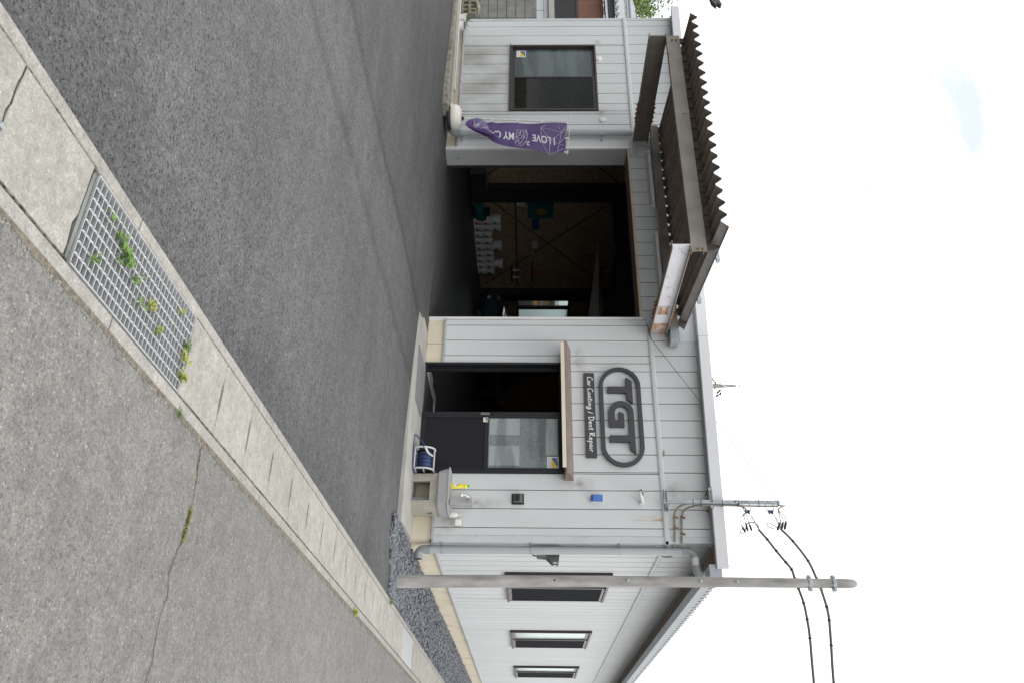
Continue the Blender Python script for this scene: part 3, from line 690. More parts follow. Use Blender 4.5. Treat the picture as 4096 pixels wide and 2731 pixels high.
jr = [-.184 - W * k for k in range(13)]; jr = [-.07] + jr + [-3.452]
jl = [-6.998, -7.02 - .0 * 1] ; jl = [-6.985, -7.285] + [-7.548 - .2618 * k for k in range(11)] + [-10.335]
def row_front(js, opens):
    for a, b in zip(js[:-1], js[1:]):
        x0, x1 = b, a
        z = .288
        # openings overlapping this panel
        cuts = []
        for (ox0, ox1, oz0, oz1) in opens:
            if x1 > ox0 + .01 and x0 < ox1 - .01: cuts.append((ox0, ox1, oz0, oz1))
        if not cuts: front_panel(x0, x1, .288, 3.362); continue
        ox0, ox1, oz0, oz1 = cuts[0]
        if x0 < ox0 - .02: front_panel(x0, ox0, .288, 3.362); x0 = ox0
        if x1 > ox1 + .02: front_panel(ox1, x1, .288, 3.362); x1 = ox1
        if oz0 > .4: front_panel(x0, x1, .288, oz0)
        if oz1 < 3.3: front_panel(x0, x1, oz1, 3.362)
DOOR = (-2.69, -.953, 0, 2.05); WIN = (-9.612, -7.886, 1.187, 2.804)
row_front(jr, [DOOR]); row_front(jl, [WIN])
# upper row
ju = jr[:-1] + [-.184 - W * k for k in range(13, 26)] + [-7.022, -7.285] + jl[2:]
for a, b in zip(ju[:-1], ju[1:]):
    if a - b > .02: front_panel(b, a, 3.432, min(zt(a), zt(b)) - .02)
# side rows (wall faces +X)
YE = 17.8; sj = [.07, .218] + [.218 + W * k for k in range(1, 67)]
SW = [(1.62, 3.43, 1.20, 2.825), (6.165, 8.02, 1.20, 2.825), (10.78, 12.61, 1.20, 2.825)]
def side_panel(y0, y1, z0, z1):
    if y1 - y0 < .02: return
    inst(pw(y1 - y0, .010), 'siding_panel', B, (0, y0, z0), (1, 1, z1 - z0), (0, 0, pi / 2))
for a, b in zip(sj[:-1], sj[1:]):
    cut = [s for s in SW if b > s[0] + .01 and a < s[1] - .01]
    if not cut: side_panel(a, b, .288, 3.362)
    else:
        s0, s1, z0, z1 = cut[0]; y0, y1 = a, b
        if y0 < s0 - .02: side_panel(y0, s0, .288, 3.362); y0 = s0
        if y1 > s1 + .02: side_panel(s1, y1, .288, 3.362); y1 = s1
        side_panel(y0, y1, .288, z0); side_panel(y0, y1, z1, 3.362)
    side_panel(a, b, 3.432, 3.99)
# wall cores (behind the panels; show dark in the joints)
def core(mb, x0, x1, y0, y1, holes, z0=.25, z1=4.3, along='x'):
    cuts = sorted(holes); c = x0 if along == 'x' else y0; end = x1 if along == 'x' else y1
    def bx(a, b, za, zb):
        if b - a < .001: return
        if along == 'x': mb.box(a, b, y0, y1, za, zb)
        else: mb.box(x0, x1, a, b, za, zb)
    for (h0, h1, hz0, hz1) in cuts:
        bx(c, h0, z0, z1)
        if hz0 > z0: bx(h0, h1, z0, hz0)
        bx(h0, h1, hz1, z1); c = h1
    bx(c, end, z0, z1)
GAR = (-6.985, -3.452, 0, 3.292)
mb = MB(); core(mb, -10.38, -.013, .0135, .12, [DOOR, GAR, WIN], .262, 3.94); mb.build('wall_core', 'joint', B)
mb = MB(); mb.prism([(-10.38, 3.941), (-.02, 3.941), (-.02, zt(-.02) - .03), (-10.38, zt(-10.38) - .03)], 'y', .0135, .12); mb.build('gable_core', 'joint', B)
mb = MB(); core(mb, -.12, -.0135, .121, YE, SW, .262, 3.99, 'y'); mb.build('wall_core', 'joint', B)
LW = (9.66, 11.48, 1.18, 2.78)
mb = MB(); core(mb, -10.38, -10.26, .121, YE, [LW], .0, 4.2, 'y'); mb.build('wall_core', 'trim', B)
MB().box(-10.38, 0, YE, YE + .12, 0, 4.3).build('wall_core', 'trim', B)
# interior lining
mb = MB(); core(mb, -10.255, -10.20, .13, YE - .01, [LW], .0, 4.0, 'y'); mb.build('osb_lining', 'osb_wall', B)
MB().box(-10.19, -.13, YE - .06, YE - .005, 0, 4.0).build('osb_lining', 'osb_wall', B)
mb = MB(); core(mb, -.175, -.13, .13, YE - .07, SW, .0, 3.9, 'y'); mb.build('osb_lining', 'osb_wall', B)
mb = MB(); core(mb, -10.19, -.18, .125, .165, [DOOR, GAR, WIN], .0, 3.9); mb.build('osb_lining', 'osb_wall', B)
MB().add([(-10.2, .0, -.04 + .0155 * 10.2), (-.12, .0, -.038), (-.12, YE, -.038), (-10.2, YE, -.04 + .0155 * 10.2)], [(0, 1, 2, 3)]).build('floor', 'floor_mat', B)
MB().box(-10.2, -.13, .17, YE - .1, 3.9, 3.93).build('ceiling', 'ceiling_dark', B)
# roof slab
mb = MB(); mb.prism([(-10.5, 4.33), (.33, 4.03), (.33, 4.09), (-10.5, 4.41)], 'y', .0, YE + .3); mb.build('roof', 'deck_top', B)
# steel portal columns along the far wall, mezzanine, braces
for y0, y1 in ((4.60, 5.10), (9.23, 9.62), (13.9, 14.3), (.5, .9)):
    MB().box(-10.195, -9.99, y0, y1, .05, 3.9).build('column', 'dark_paint', B)
MB().box(-10.19, -.2, 11.9, 12.15, 2.9, 3.3).build('ceiling_beam', 'dark_paint', B)
MB().box(-10.0, -3.0, 5.0, 5.2, 3.6, 3.9).build('ceiling_beam', 'dark_paint', B)
MB().box(-8.2, -4.0, 5.3, 11.0, 3.25, 3.30).build('loft_deck', 'dark_paint', B)
MB().prism([(-8.67, 3.19), (-5.2, 2.70), (-5.2, 3.08), (-8.67, 3.21)], 'y', 5.0, 5.06).build('tapered_plank', 'conduit', B)  # plain tapered wedge, thin at its left end
for p, q in (((-10.12, 4.99, .43), (-10.12, 8.95, 3.7)), ((-10.12, 8.9, .30), (-10.12, 5.1, 3.75)), ((-10.12, 4.5, .28), (-10.12, .95, 3.7)), ((-10.12, .9, .3), (-10.12, 4.5, 3.7))):
    MB().tube([p, q], .011, 6).build('brace_rod', 'dark_paint', B)
# foundation, base flashing, bands
fd = [(-10.36, -6.985), (-3.40, -2.69), (-.953, -.02)]
MB().box(-10.36, -6.985, .012, .10, -.3, .262).build('foundation', 'cream_foundation', B)
MB().box(-3.44, -2.69, .006, .10, -.3, .262).build('foundation', 'cream_foundation', B)
MB().box(-.953, -.02, .006, .10, -.3, .262).box(-.10, -.014, .10, YE, -.3, .262).build('foundation', 'cream_foundation', B)
for x in (-3.02, ):
    MB().box(x - .002, x + .002, .003, .02, .0, .262).build('foundation_joint', 'joint', B)
prof = [(.012, .25), (-.022, .25), (-.022, .262), (-.012, .285), (-.006, .289), (.012, .289)]
for a, b in ((-10.38, -6.998), (-3.44, -2.695), (-.948, .022)): MB().prism(prof, 'x', a, b).build('base_flashing', 'flashing', B)
MB().prism([(-p[0], p[1]) for p in prof], 'y', -.022, YE).build('base_flashing', 'flashing', B)
pb = [(.012, 3.36), (-.012, 3.36), (-.012, 3.372), (-.020, 3.374), (-.020, 3.412), (-.006, 3.432), (.012, 3.432)]
for a, b in ((-10.39, -6.80), (-3.56, .02)): MB().prism(pb, 'x', a, b).build('band_flashing', 'trim', B)
MB().prism([(-p[0], p[1]) for p in pb], 'y', -.02, YE).build('band_flashing', 'trim', B)
# panels above the garage run down to the header
for a, b in zip(ju[:-1], ju[1:]):
    x0, x1 = max(b, -6.985), min(a, -3.452)
    if x1 - x0 > .05: front_panel(x0, x1, 3.30, 3.434)
# corner trims
for z0, z1 in ((.289, 3.36), (3.432, 3.985)):
    MB().box(-.072, .010, -.006, .010, z0, z1).box(-.003, .010, .010, .072, z0, z1).build('corner_trim', 'trim', B)
MB().box(-10.395, -10.335, -.006, .02, .289, 3.36).box(-10.395, -10.335, -.006, .02, 3.432, 4.29).build('corner_trim', 'trim', B)
# top trim under the fascia and the fascia itself
def slope_bar(x0, x1, y0, y1, f0, f1, name, mt, bevel=0):
    mb = MB(); mb.prism([(x0, f0(x0)), (x1, f0(x1)), (x1, f1(x1)), (x0, f1(x0))], 'y', y0, y1); return mb.build(name, mt, B, bevel=bevel)
slope_bar(-10.45, .02, -.014, .01, lambda x: zt(x) - .022, lambda x: zt(x) + .03, 'top_trim', 'trim')
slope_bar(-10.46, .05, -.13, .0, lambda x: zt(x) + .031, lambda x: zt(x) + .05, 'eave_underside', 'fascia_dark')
for a, b in ((-10.49, -3.052), (-3.048, .385)):
    slope_bar(a, b, -.205, -.13, lambda x: ztr(x) + .0, lambda x: ztr(x) + .152, 'fascia', 'fascia', .004)
slope_bar(-10.46, .30, -.129, .0, lambda x: zt(x) + .051, lambda x: ztr(x) + .145, 'fascia_back', 'fascia')
# screws along trims and fascia
scr = mesh_only(MB().lathe((0, 0, 0), [(.0045, 0), (.0045, -.003), (.001, -.0045)], 8, 'y'), 'screw', 'joint')
for k in range(22): x = -.3 - k * .46; inst(scr, 'screw', B, (x, -.0145, zt(x) - .002))
for k in range(7):
    inst(scr, 'screw', B, (-.06, -.006, .36 + k * .49)); inst(scr, 'screw', B, (-10.36, -.006, .6 + k * .42))
for x, z in ((-.93, 1.17), (-.93, 1.75), (-2.72, 1.7), (-2.72, 1.1), (-2.72, .5)): inst(scr, 'screw', B, (x, -.001, z))
# side eave: grey wall beam, folded deck ends, box gutter
MB().box(.001, .05, .0, YE, 3.945, 4.03).build('eave_beam', 'pvc_dark', B)
def deck(y0, y1, pitch, xa, xb, z0, name, parent, h=.08):
    """folded plate seen from below, ribs across the wall (rib axis = X)"""
    mb = MB(); n = int((y1 - y0) / pitch); pr = []
    for k in range(n):
        y = y0 + k * pitch
        pr += [(y, 0), (y + pitch * .15, 0), (y + pitch * .42, h), (y + pitch * .58, h), (y + pitch * .85, 0)]
    pr.append((y0 + n * pitch, 0)); t = .004
    vs = []
    for y, z in pr: vs += [(xa, y, z0 + z - .0), (xb, y, z0 + z - .02), (xa, y, z0 + z + t), (xb, y, z0 + z + t - .02)]
    fs = []; ms = []
    for k in range(len(pr) - 1):
        a = 4 * k; b = a + 4
        fs += [(a, b, b + 1, a + 1), (a + 2, a + 3, b + 3, b + 2), (a + 1, b + 1, b + 3, a + 3)]; ms += [0, 1, 1]
    mb.add(vs, fs); mb.m = ms
    return mb.build(name, ['deck_under', 'deck_top'], parent)
deck(-.1, YE, .2, .0, .487, 4.015, 'roof_deck_edge', B, .06)
GT = []
for a, b in ((-.13, 2.65), (2.655, 6.25), (6.255, 9.85), (9.855, 13.5), (13.505, YE + .2)):
    MB().prism([(.33, 3.885), (.46, 3.885), (.485, 4.035), (.475, 4.035), (.452, 3.893), (.338, 3.893), (.336, 4.02), (.33, 4.02)], 'y', a, b).build('box_gutter', 'gutter_grey', B)
MB().box(.325, .49, -.16, -.131, 3.88, 4.04).box(.335, .478, -.135, -.12, 3.89, 4.02).build('gutter_end', 'gutter_grey', B, bevel=.004)
# garage frame
MB().box(-7.01, -6.955, -.022, .02, .05, 3.30).build('garage_trim', 'jamb_edge', B); MB().box(-6.985, -6.955, .02, .43, .03, 3.262).build('garage_jamb', 'jamb', B)
MB().box(-6.954, -6.93, .40, .44, .03, 3.25).build('shutter_guide', 'dark_paint', B)
MB().box(-3.485, -3.452, -.022, .03, .01, 3.30).build('garage_trim', 'jamb_edge', B); MB().box(-3.485, -3.452, .03, .43, .0, 3.262).build('garage_jamb', 'jamb', B)
MB().box(-6.955, -3.485, -.024, .02, 3.262, 3.299).build('garage_header', 'beige_trim', B); MB().box(-6.955, -3.485, .02, .43, 3.262, 3.292).build('garage_soffit', 'soffit_brown', B)
MB().box(-3.458, -3.43, .0, .02, .012, .26).build('steel_angle', 'jamb_edge', B)
MB().add([(-6.95, .18, .26), (-6.95, .24, .25), (-6.95, .235, .34), (-6.95, .20, .30)], [(0, 1, 2, 3)]).build('tape_scrap', 'teal_mark', B)
# window on the front
def window_front(x0, x1, z0, z1, left, rightg):
    wf = MB().box(x0, x1, -.03, .03, z0, z0 + .035).box(x0, x1, -.03, .03, z1 - .035, z1).box(x0, x0 + .035, -.03, .03, z0 + .035, z1 - .035).box(x1 - .035, x1, -.03, .03, z0 + .035, z1 - .035).build('window', 'bronze', B, bevel=.003)
    xm = x0 + .845 * (x1 - x0) / 1.726 + .0
    def sash(a, b, y, glass, nm, st=.045):
        MB().box(a, b, y, y + .028, z0 + .037, z0 + .037 + st).box(a, b, y, y + .028, z1 - .037 - st, z1 - .037).box(a, a + st * .6, y, y + .028, z0 + .037 + st, z1 - .037 - st).box(b - st * .6, b, y, y + .028, z0 + .037 + st, z1 - .037 - st).build('sash', 'bronze', wf)
        MB().box(a + st * .6, b - st * .6, y + .010, y + .016, z0 + .037 + st, z1 - .037 - st).build('pane', glass, wf)
    sash(x0 + .037, xm + .03, .030, left, 'l'); sash(xm - .01, x1 - .037, -.002, rightg, 'r')
    MB().box(x0 - .012, x1 + .012, -.05, -.03, z0 - .012, z0 + .004).build('sill', 'bronze', wf)
    return wf
wf = window_front(*WIN[:2], *WIN[2:], 'glass_frosted', 'glass_clear')
def sticker(x0, x1, z0, z1, y, par):
    """white edged security sticker: blue and yellow triangles over its wordmark"""
    wd, h = x1 - x0, z1 - z0
    MB().box(x0, x1, y, y + .001, z0, z1).build('sticker', 'label_white', par)
    a = (x0 + wd * .08, z0 + h * .36); b = (x1 - wd * .06, z0 + h * .36); c = (x1 - wd * .06, z1 - h * .06); d = (x0 + wd * .08, z1 - h * .06)
    MB().add([(a[0], y - .001, a[1]), (b[0], y - .001, b[1]), (c[0], y - .001, c[1])], [(0, 1, 2)]).build('sticker_triangle', 'sticker_yellow', par)
    MB().add([(a[0], y - .001, a[1] + .001), (c[0] - .002, y - .001, c[1]), (d[0], y - .001, d[1])], [(0, 1, 2)]).build('sticker_triangle', 'sticker_blue', par)
    mb = MB(); put_text(mb, 'ALSOK', x0 + wd * .07, x1 - wd * .06, z0 + h * .09, z0 + h * .30, y - .0012, .2); mb.build('sticker_lettering', 'sticker_blue', par)
    mb = MB()
    for i, (t, ww) in enumerate((('ALSOK', .3), ('Security', .38), ('Ok', .12))):
        put_text(mb, t, x0 + wd * .12, x0 + wd * (.12 + ww), z1 - h * (.15 + .09 * i), z1 - h * (.09 + .09 * i), y - .0022)
    mb.build('sticker_lettering', 'label_white', par)
sticker(-9.525, -9.35, 1.30, 1.475, .037, wf)
# side windows: bronze frame, pale left pane, dark screened right pane
for (y0, y1, z0, z1) in SW:
    sw = MB().box(-.02, .05, y0, y0 + .04, z0, z1).box(-.02, .05, y0 + .04, y1, z0, z0 + .04).box(-.02, .05, y0 + .04, y1, z1 - .04, z1).box(-.02, .03, y1 - .03, y1, z0 + .04, z1 - .04).build('window', 'bronze', B, bevel=.003)
    ym = (y0 + y1) / 2
    for za, zb2 in ((z0 + .04, z0 + .10), (z1 - .10, z1 - .04)): MB().box(.0, .012, y0 + .04, ym, za, zb2).build('sash_rail', 'bronze_light', sw)
    MB().box(-.004, .002, y0 + .04, ym, z0 + .10, z1 - .10).build('pane', 'glass_pale', sw)
    MB().box(-.01, .028, ym - .02, ym + .03, z0 + .041, z1 - .041).build('mullion', 'bronze', sw)
    for za, zb2 in ((z0 + .041, z0 + .085), (z1 - .085, z1 - .041)): MB().box(.014, .026, ym + .03, y1 - .03, za, zb2).build('sash_rail', 'bronze_light', sw)
    MB().box(.016, .020, ym + .03, y1 - .03, z0 + .085, z1 - .085).build('pane', 'glass_dark', sw)
# interior window in the far-left wall, half slid open
iw = MB().box(-10.3, -10.17, LW[0], LW[0] + .05, LW[2], LW[3]).box(-10.3, -10.17, LW[1] - .05, LW[1], LW[2], LW[3]).box(-10.3, -10.17, LW[0] + .05, LW[1] - .05, LW[2], LW[2] + .05).box(-10.3, -10.17, LW[0] + .05, LW[1] - .05, LW[3] - .05, LW[3]).build('window', 'bronze', B)
MB().box(-10.27, -10.22, 10.30, 10.46, LW[2] + .05, LW[3] - .05).build('mullion', 'bronze', iw)
MB().box(-10.25, -10.244, 10.46, LW[1] - .05, LW[2] + .05, LW[3] - .05).build('pane', 'glass_milky', iw)
MB().box(-10.25, -10.244, LW[0] + .05, 10.30, LW[2] + .05, LW[3] - .05).build('pane', 'glass_open', iw)
# door: black frame, open left half, right sliding leaf
dr = MB().box(-2.69, -2.655, -.03, .06, 0, 2.05).box(-.985, -.953, -.03, .06, 0, 2.05).box(-2.655, -.985, -.03, .06, 2.005, 2.05).build('door_frame', 'black_alu', B, bevel=.003)
MB().box(-2.655, -.985, -.035, .07, -.02, .006).build('threshold', 'galv', dr)
MB().box(-2.655, -2.60, .07, .115, .006, 2.004).build('jamb_lining', 'black_alu', dr)
ld = MB().box(-1.885, -1.795, -.012, .035, .008, 2.004).box(-1.03, -.986, -.012, .035, .008, 2.004).box(-1.795, -1.03, -.012, .035, .925, .985).box(-1.795, -1.03, -.012, .035, 1.975, 2.004).box(-1.795, -1.03, -.012, .035, .008, .07).build('sliding_door', 'black_alu', B, bevel=.002)
MB().box(-1.795, -1.03, .002, .02, .07, .925).build('door_panel', 'black_panel', ld)
MB().box(-1.795, -1.03, .006, .013, .985, 1.975).build('door_glass', 'glass_patterned', ld)
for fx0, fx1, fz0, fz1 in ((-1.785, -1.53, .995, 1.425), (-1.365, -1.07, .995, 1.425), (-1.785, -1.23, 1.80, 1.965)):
    MB().box(fx0, fx1, .003, .0055, fz0, fz1).build('pane_bright_patch', 'glass_bright_patch', ld)  # added lighter patches in place of pale things indoors glimpsed through the glass
MB().box(-1.872, -1.835, -.02, -.012, .86, .99).build('lock_plate', 'bronze_light', ld); MB().box(-1.875, -1.845, -.021, -.012, 1.0, 1.06).build('pull_handle', 'black_gloss', ld)
MB().box(-1.02, -1.0, -.016, -.012, .86, .93).build('pull_handle', 'black_gloss', ld)
sticker(-1.795, -1.725, .90, .97, -.0135, ld); sticker(-1.20, -1.035, 1.815, 1.975, .0045, ld)
# metal threshold board just inside the door
MB().box(-2.9, -2.82, .25, .95, -.0, .012).box(-2.82, -1.6, 1.25, 1.42, -.0, .012).prism([(-2.78, .28), (-2.66, .28), (-2.62, 1.25), (-2.80, 1.25)], 'z', .0, .012).build('threshold_board', 'white_plastic', B)
# ------------------------------------------------------------------ awning over the door
aw = thing('door_awning', 'slim brown metal awning with a cream edge above the door', 'awning', (-1.9, -.15, 2.05))
MB().prism([(-.003, 2.045), (-.30, 2.062), (-.30, 2.085), (-.29, 2.115), (-.003, 2.182)], 'x', -2.90, -.85).build('canopy_shell', 'awning_brown', aw, bevel=.003)
MB().box(-2.88, -.93, -.312, -.3005, 2.018, 2.07).build('front_edge', 'awning_beige', aw)
# ------------------------------------------------------------------ signs
def arc(cx, cz, r, a0, a1, n): return [(cx + r * math.cos(math.radians(a0 + (a1 - a0) * i / n)), cz + r * math.sin(math.radians(a0 + (a1 - a0) * i / n))) for i in range(n + 1)]
sg = thing('logo_sign', 'dark grey oval logo sign reading TGT on the wall', 'sign', (-1.83, -.03, 2.88))
Y0, Y1 = -.058, -.012
def stad(x0, x1, z0, z1): 
    r = (z1 - z0) / 2; zc = (z0 + z1) / 2
    return arc(x1 - r, zc, r, -90, 90, 24) + arc(x0 + r, zc, r, 90, 270, 24)
o_ = stad(-2.60, -1.045, 2.583, 3.185); i_ = stad(-2.545, -1.10, 2.638, 3.130)
mb = MB(); n = len(o_); vs = [(x, Y0, z) for x, z in o_] + [(x, Y0, z) for x, z in i_] + [(x, Y1, z) for x, z in o_] + [(x, Y1, z) for x, z in i_]
fs = []
for k in range(n):
    q = (k + 1) % n
    fs += [(k, q, n + q, n + k), (2 * n + q, 2 * n + k, 3 * n + k, 3 * n + q), (q, k, 2 * n + k, 2 * n + q), (n + k, n + q, 3 * n + q, 3 * n + k)]
mb.add(vs, fs).build('oval_ring', 'sign_grey', sg)
MB().prism([(-2.436, 2.977), (-2.375, 3.062), (-2.01, 3.062), (-2.072, 2.977), (-2.184, 2.977), (-2.184, 2.703), (-2.283, 2.703), (-2.283, 2.977)], 'y', Y0, Y1).build('letter_t', 'sign_grey', sg)
G1 = [(-1.642, 2.703), (-1.642, 2.922), (-1.845, 2.922), (-1.888, 2.85), (-1.745, 2.85), (-1.745, 2.79)]
inn = arc(-1.87, 2.887, .097, 270, 90, 14)
oux = arc(-1.87, 2.882, .18, 90, 270, 18)
gp = G1 + inn + [(-1.513, 2.984), (-1.513, 2.703), (-1.413, 2.703), (-1.413, 2.984), (-1.30, 2.984), (-1.238, 3.062)] + oux[0:]
MB().prism(gp, 'y', Y0, Y1).build('letters_gt', 'sign_grey', sg)
for x, z in ((-2.3, 2.61), (-1.3, 2.61), (-2.3, 3.158), (-1.3, 3.158), (-2.23, 2.8), (-1.46, 2.8), (-1.7, 2.8)):
    MB().tube([(x, Y1, z), (x, .0, z)], .006, 6).build('stand_off', 'galv', sg)
sb = thing('name_board', 'dark board lettered Car Coating / Dent Repair below the oval sign', 'sign', (-1.85, -.02, 2.44))
MB().box(-2.512, -1.184, -.045, .0, 2.364, 2.515).build('board', 'sign_grey', sb, bevel=.002)
GL = {   # hand-written strokes, x-height 0.5
 'C': ([[(.62, .86), (.45, 1.0), (.2, .8), (.06, .4), (.12, .08), (.35, .0), (.62, .16)]], .62),
 'D': ([[(.16, .95), (.14, .05)], [(.0, .9), (.35, .98), (.66, .7), (.6, .28), (.3, .02), (.1, .04)]], .76),
 'R': ([[(.16, .95), (.12, .0)], [(.0, .85), (.3, 1.0), (.58, .82), (.45, .58), (.2, .5), (.42, .22), (.7, .0)]], .74),
 'a': ([[(.42, .42), (.25, .5), (.06, .3), (.1, .05), (.28, .08), (.42, .42), (.42, .1), (.56, .02)]], .52),
 'r': ([[(.05, .45), (.12, .0)], [(.1, .3), (.22, .47), (.4, .44)]], .40),
 'o': ([[(.25, .48), (.06, .3), (.1, .05), (.28, .02), (.42, .22), (.38, .42), (.25, .48)]], .48),
 't': ([[(.2, .85), (.14, .2), (.2, .02), (.36, .06)], [(.0, .52), (.42, .56)]], .40),
 'i': ([[(.08, .45), (.1, .05), (.2, .02)], [(.08, .66), (.12, .70)]], .26),
 'n': ([[(.05, .46), (.08, .0)], [(.07, .28), (.24, .48), (.36, .36), (.36, .06), (.46, .02)]], .50),
 'g': ([[(.42, .42), (.25, .5), (.06, .3), (.12, .08), (.3, .1), (.42, .44), (.40, -.2), (.2, -.42), (-.02, -.3), (.2, -.12), (.5, .04)]], .54),
 'e': ([[(.08, .22), (.38, .3), (.34, .48), (.14, .42), (.06, .18), (.2, .0), (.44, .08)]], .48),
 'p': ([[(.08, .46), (.08, -.45)], [(.08, .3), (.26, .5), (.42, .32), (.34, .06), (.1, .06)]], .48),
 '/': ([[(.32, .85), (.0, -.15)]], .42), ' ': ([], .26)}
mb = MB(); cx = 0; tot = sum(GL[c][1] + .05 for c in 'Car Coating / Dent Repair'); sc_x = 1.19 / tot; zb = 2.412; hh = .078
for ch in 'Car Coating / Dent Repair':
    st, adv = GL[ch]
    for s_ in st:
        p = smoothpts([(-2.445 + (cx + x * .95) * sc_x, -.0465, zb + z * hh) for x, z in s_], 4)
        mb.tube(p, .0056, 5)
    cx += adv + .05
mb.build('lettering', 'sign_white', sb)
# ------------------------------------------------------------------ steel canopy
CN = thing('steel_canopy', 'rusting steel canopy with folded plate roof over the garage opening', 'canopy', (-5.2, -1.3, 3.4))
def hbeam(x, ya, yb, z0, z1, hw, mw, mf):
    MB().box(x - .004, x + .004, ya, yb, z0 + .01, z1 - .01).build('beam_web', mw, CN)
    MB().box(x - hw, x + hw, ya, yb, z0, z0 + .01).build('beam_flange', mf, CN); MB().box(x - hw, x + hw, ya, yb, z1 - .01, z1).build('beam_flange', mf, CN)
    pl = MB().box(x + .005, x + .012, -.78, -.55, z0 + .045, z1 - .045).box(x - .012, x - .005, -.78, -.55, z0 + .045, z1 - .045).build('splice_plate', 'rust_patch' if mw == 'steel_white' else 'steel_brown', CN)
    for zz, sgn in ((z0, -1), (z1, 1)):
        MB().box(x - hw, x + hw, -.86, -.46, zz, zz + sgn * .008).build('splice_plate', 'rusty', CN)
        for sx in (-.038, .038):
            for k in range(4):
                y = -.82 + k * .105
                MB().lathe((x + sx, y, zz), [(.014, .0), (.014, sgn * .022), (.008, sgn * .024), (.008, sgn * .036)], 6).build('bolt', 'rusty', CN)
    for zz in (z0 + .08, z1 - .08):
        for y in (-.73, -.67, -.61): MB().lathe((x + .012, y, zz), [(.012, 0), (.012, .012), (.006, .02)], 6, 'x').build('bolt', 'rusty', CN)
hbeam(-7.15, -2.25, -.0, 3.375, 3.635, .062, 'steel_brown', 'steel_brown')
hbeam(-3.21, -2.25, -.0, 3.385, 3.635, .062, 'steel_white', 'steel_grey')
MB().box(-3.204, -3.2, -.30, -.005, 3.40, 3.62).build('rust_patch', 'rust_patch', CN)
def chan(y, z0, z1, d, mt):
    MB().prism([(y, z0), (y + d, z0), (y + d, z0 + .008), (y + .008, z0 + .008), (y + .008, z1 - .008), (y + d, z1 - .008), (y + d, z1), (y, z1)], 'x', -7.19, -3.12).build('purlin', mt, CN)
chan(-2.22, 3.637, 3.80, .07, 'steel_grey'); chan(-.34, 3.637, 3.765, .06, 'steel_brown')
MB().box(-7.19, -3.12, -2.221, -2.215, 3.69, 3.835).build('purlin_face', 'steel_grey', CN)
for x in (-7.13, -3.2):
    for dx, dz in ((-.03, .04), (.03, .04)): MB().lathe((x + .05, -2.222, 3.72 + dx + .03), [(.016, 0), (.016, -.012), (.007, -.024)], 6, 'y').build('bolt', 'rusty', CN)
PT = .1953; X0 = -3.20; YF, YR = -2.62, -.12; ZF, ZR = 3.942, 3.798; HH = .088
def dz(y): return ZR + (ZF - ZR) * (YR - y) / (YR - YF)
def sheet(k0, k1):
    """ribs k0..k1 counted from the right edge, crest at X0 - k*PT"""
    pr = []
    for k in range(k0, k1):
        c = X0 - k * PT
        if k == 0: pr += [(c + .014, HH)]
        pr += [(c - .014, HH), (c - .084, 0), (c - .112, 0), (c - PT + .014, HH)]
    t = .003; vs = []
    for x, z in pr: vs += [(x, YF, dz(YF) + z), (x, YR, dz(YR) + z), (x, YF, dz(YF) + z + t), (x, YR, dz(YR) + z + t)]
    fs = []; ms = []
    for k in range(len(pr) - 1):
        a = 4 * k; b = a + 4; side = (k0 == 0 and k == 1)
        fs += [(a, a + 1, b + 1, b), (a + 2, b + 2, b + 3, a + 3), (a, b, b + 2, a + 2)]; ms += [2 if side else 0, 1, 0]
    fs += [(0, 2, 3, 1)]; ms += [1]
    mb = MB(); mb.add(vs, fs); mb.m = ms
    return mb.build('roof_sheet', ['deck_under', 'deck_top', 'deck_side_lit'], CN)
for k in range(0, 21, 3): sheet(k, k + 3)
# tight frames that carry the ribs on the purlins
for y in (-2.18, -.31):
    z0 = 3.80 if y < -1 else 3.765
    for k in range(21):
        c = X0 - k * PT; d = dz(y)
        MB().prism([(c - .05, z0), (c + .05, z0), (c + .05, d + .01), (c + .012, d + HH - .004), (c - .012, d + HH - .004), (c - .05, d + .01)], 'y', y - .015, y + .015).build('tight_frame', 'soffit_dark', CN)
mb = MB(); mb.tube([(-7.0, -.35, 3.78), (-3.3, -2.15, 3.90)], .006, 5); mb.tube([(-7.0, -1.3, 3.86), (-3.3, -1.2, 3.86)], .004, 4); mb.build('tie_rod', 'rusty', CN)
mb = MB().box(-7.25, -2.99, -.20, -.03, 3.672, 3.678).box(-7.25, -2.99, -.20, -.193, 3.678, 3.775).box(-7.25, -2.99, -.036, -.03, 3.678, 3.775); mb.build('canopy_gutter', 'gutter_grey', CN)
MB().box(-3.02, -2.955, -.208, -.02, 3.662, 3.785).build('gutter_end', 'gutter_grey', CN, bevel=.006)
MB().box(-3.62, -3.06, -.008, -.001, 3.836, 4.07).build('wall_flashing', 'house_white', CN)
for y in (-2.0, -1.0): MB().box(-3.27, -3.13, y, y + .05, dz(y) + HH + .004, dz(y) + HH + .05).build('ridge_clip', 'galv', CN)
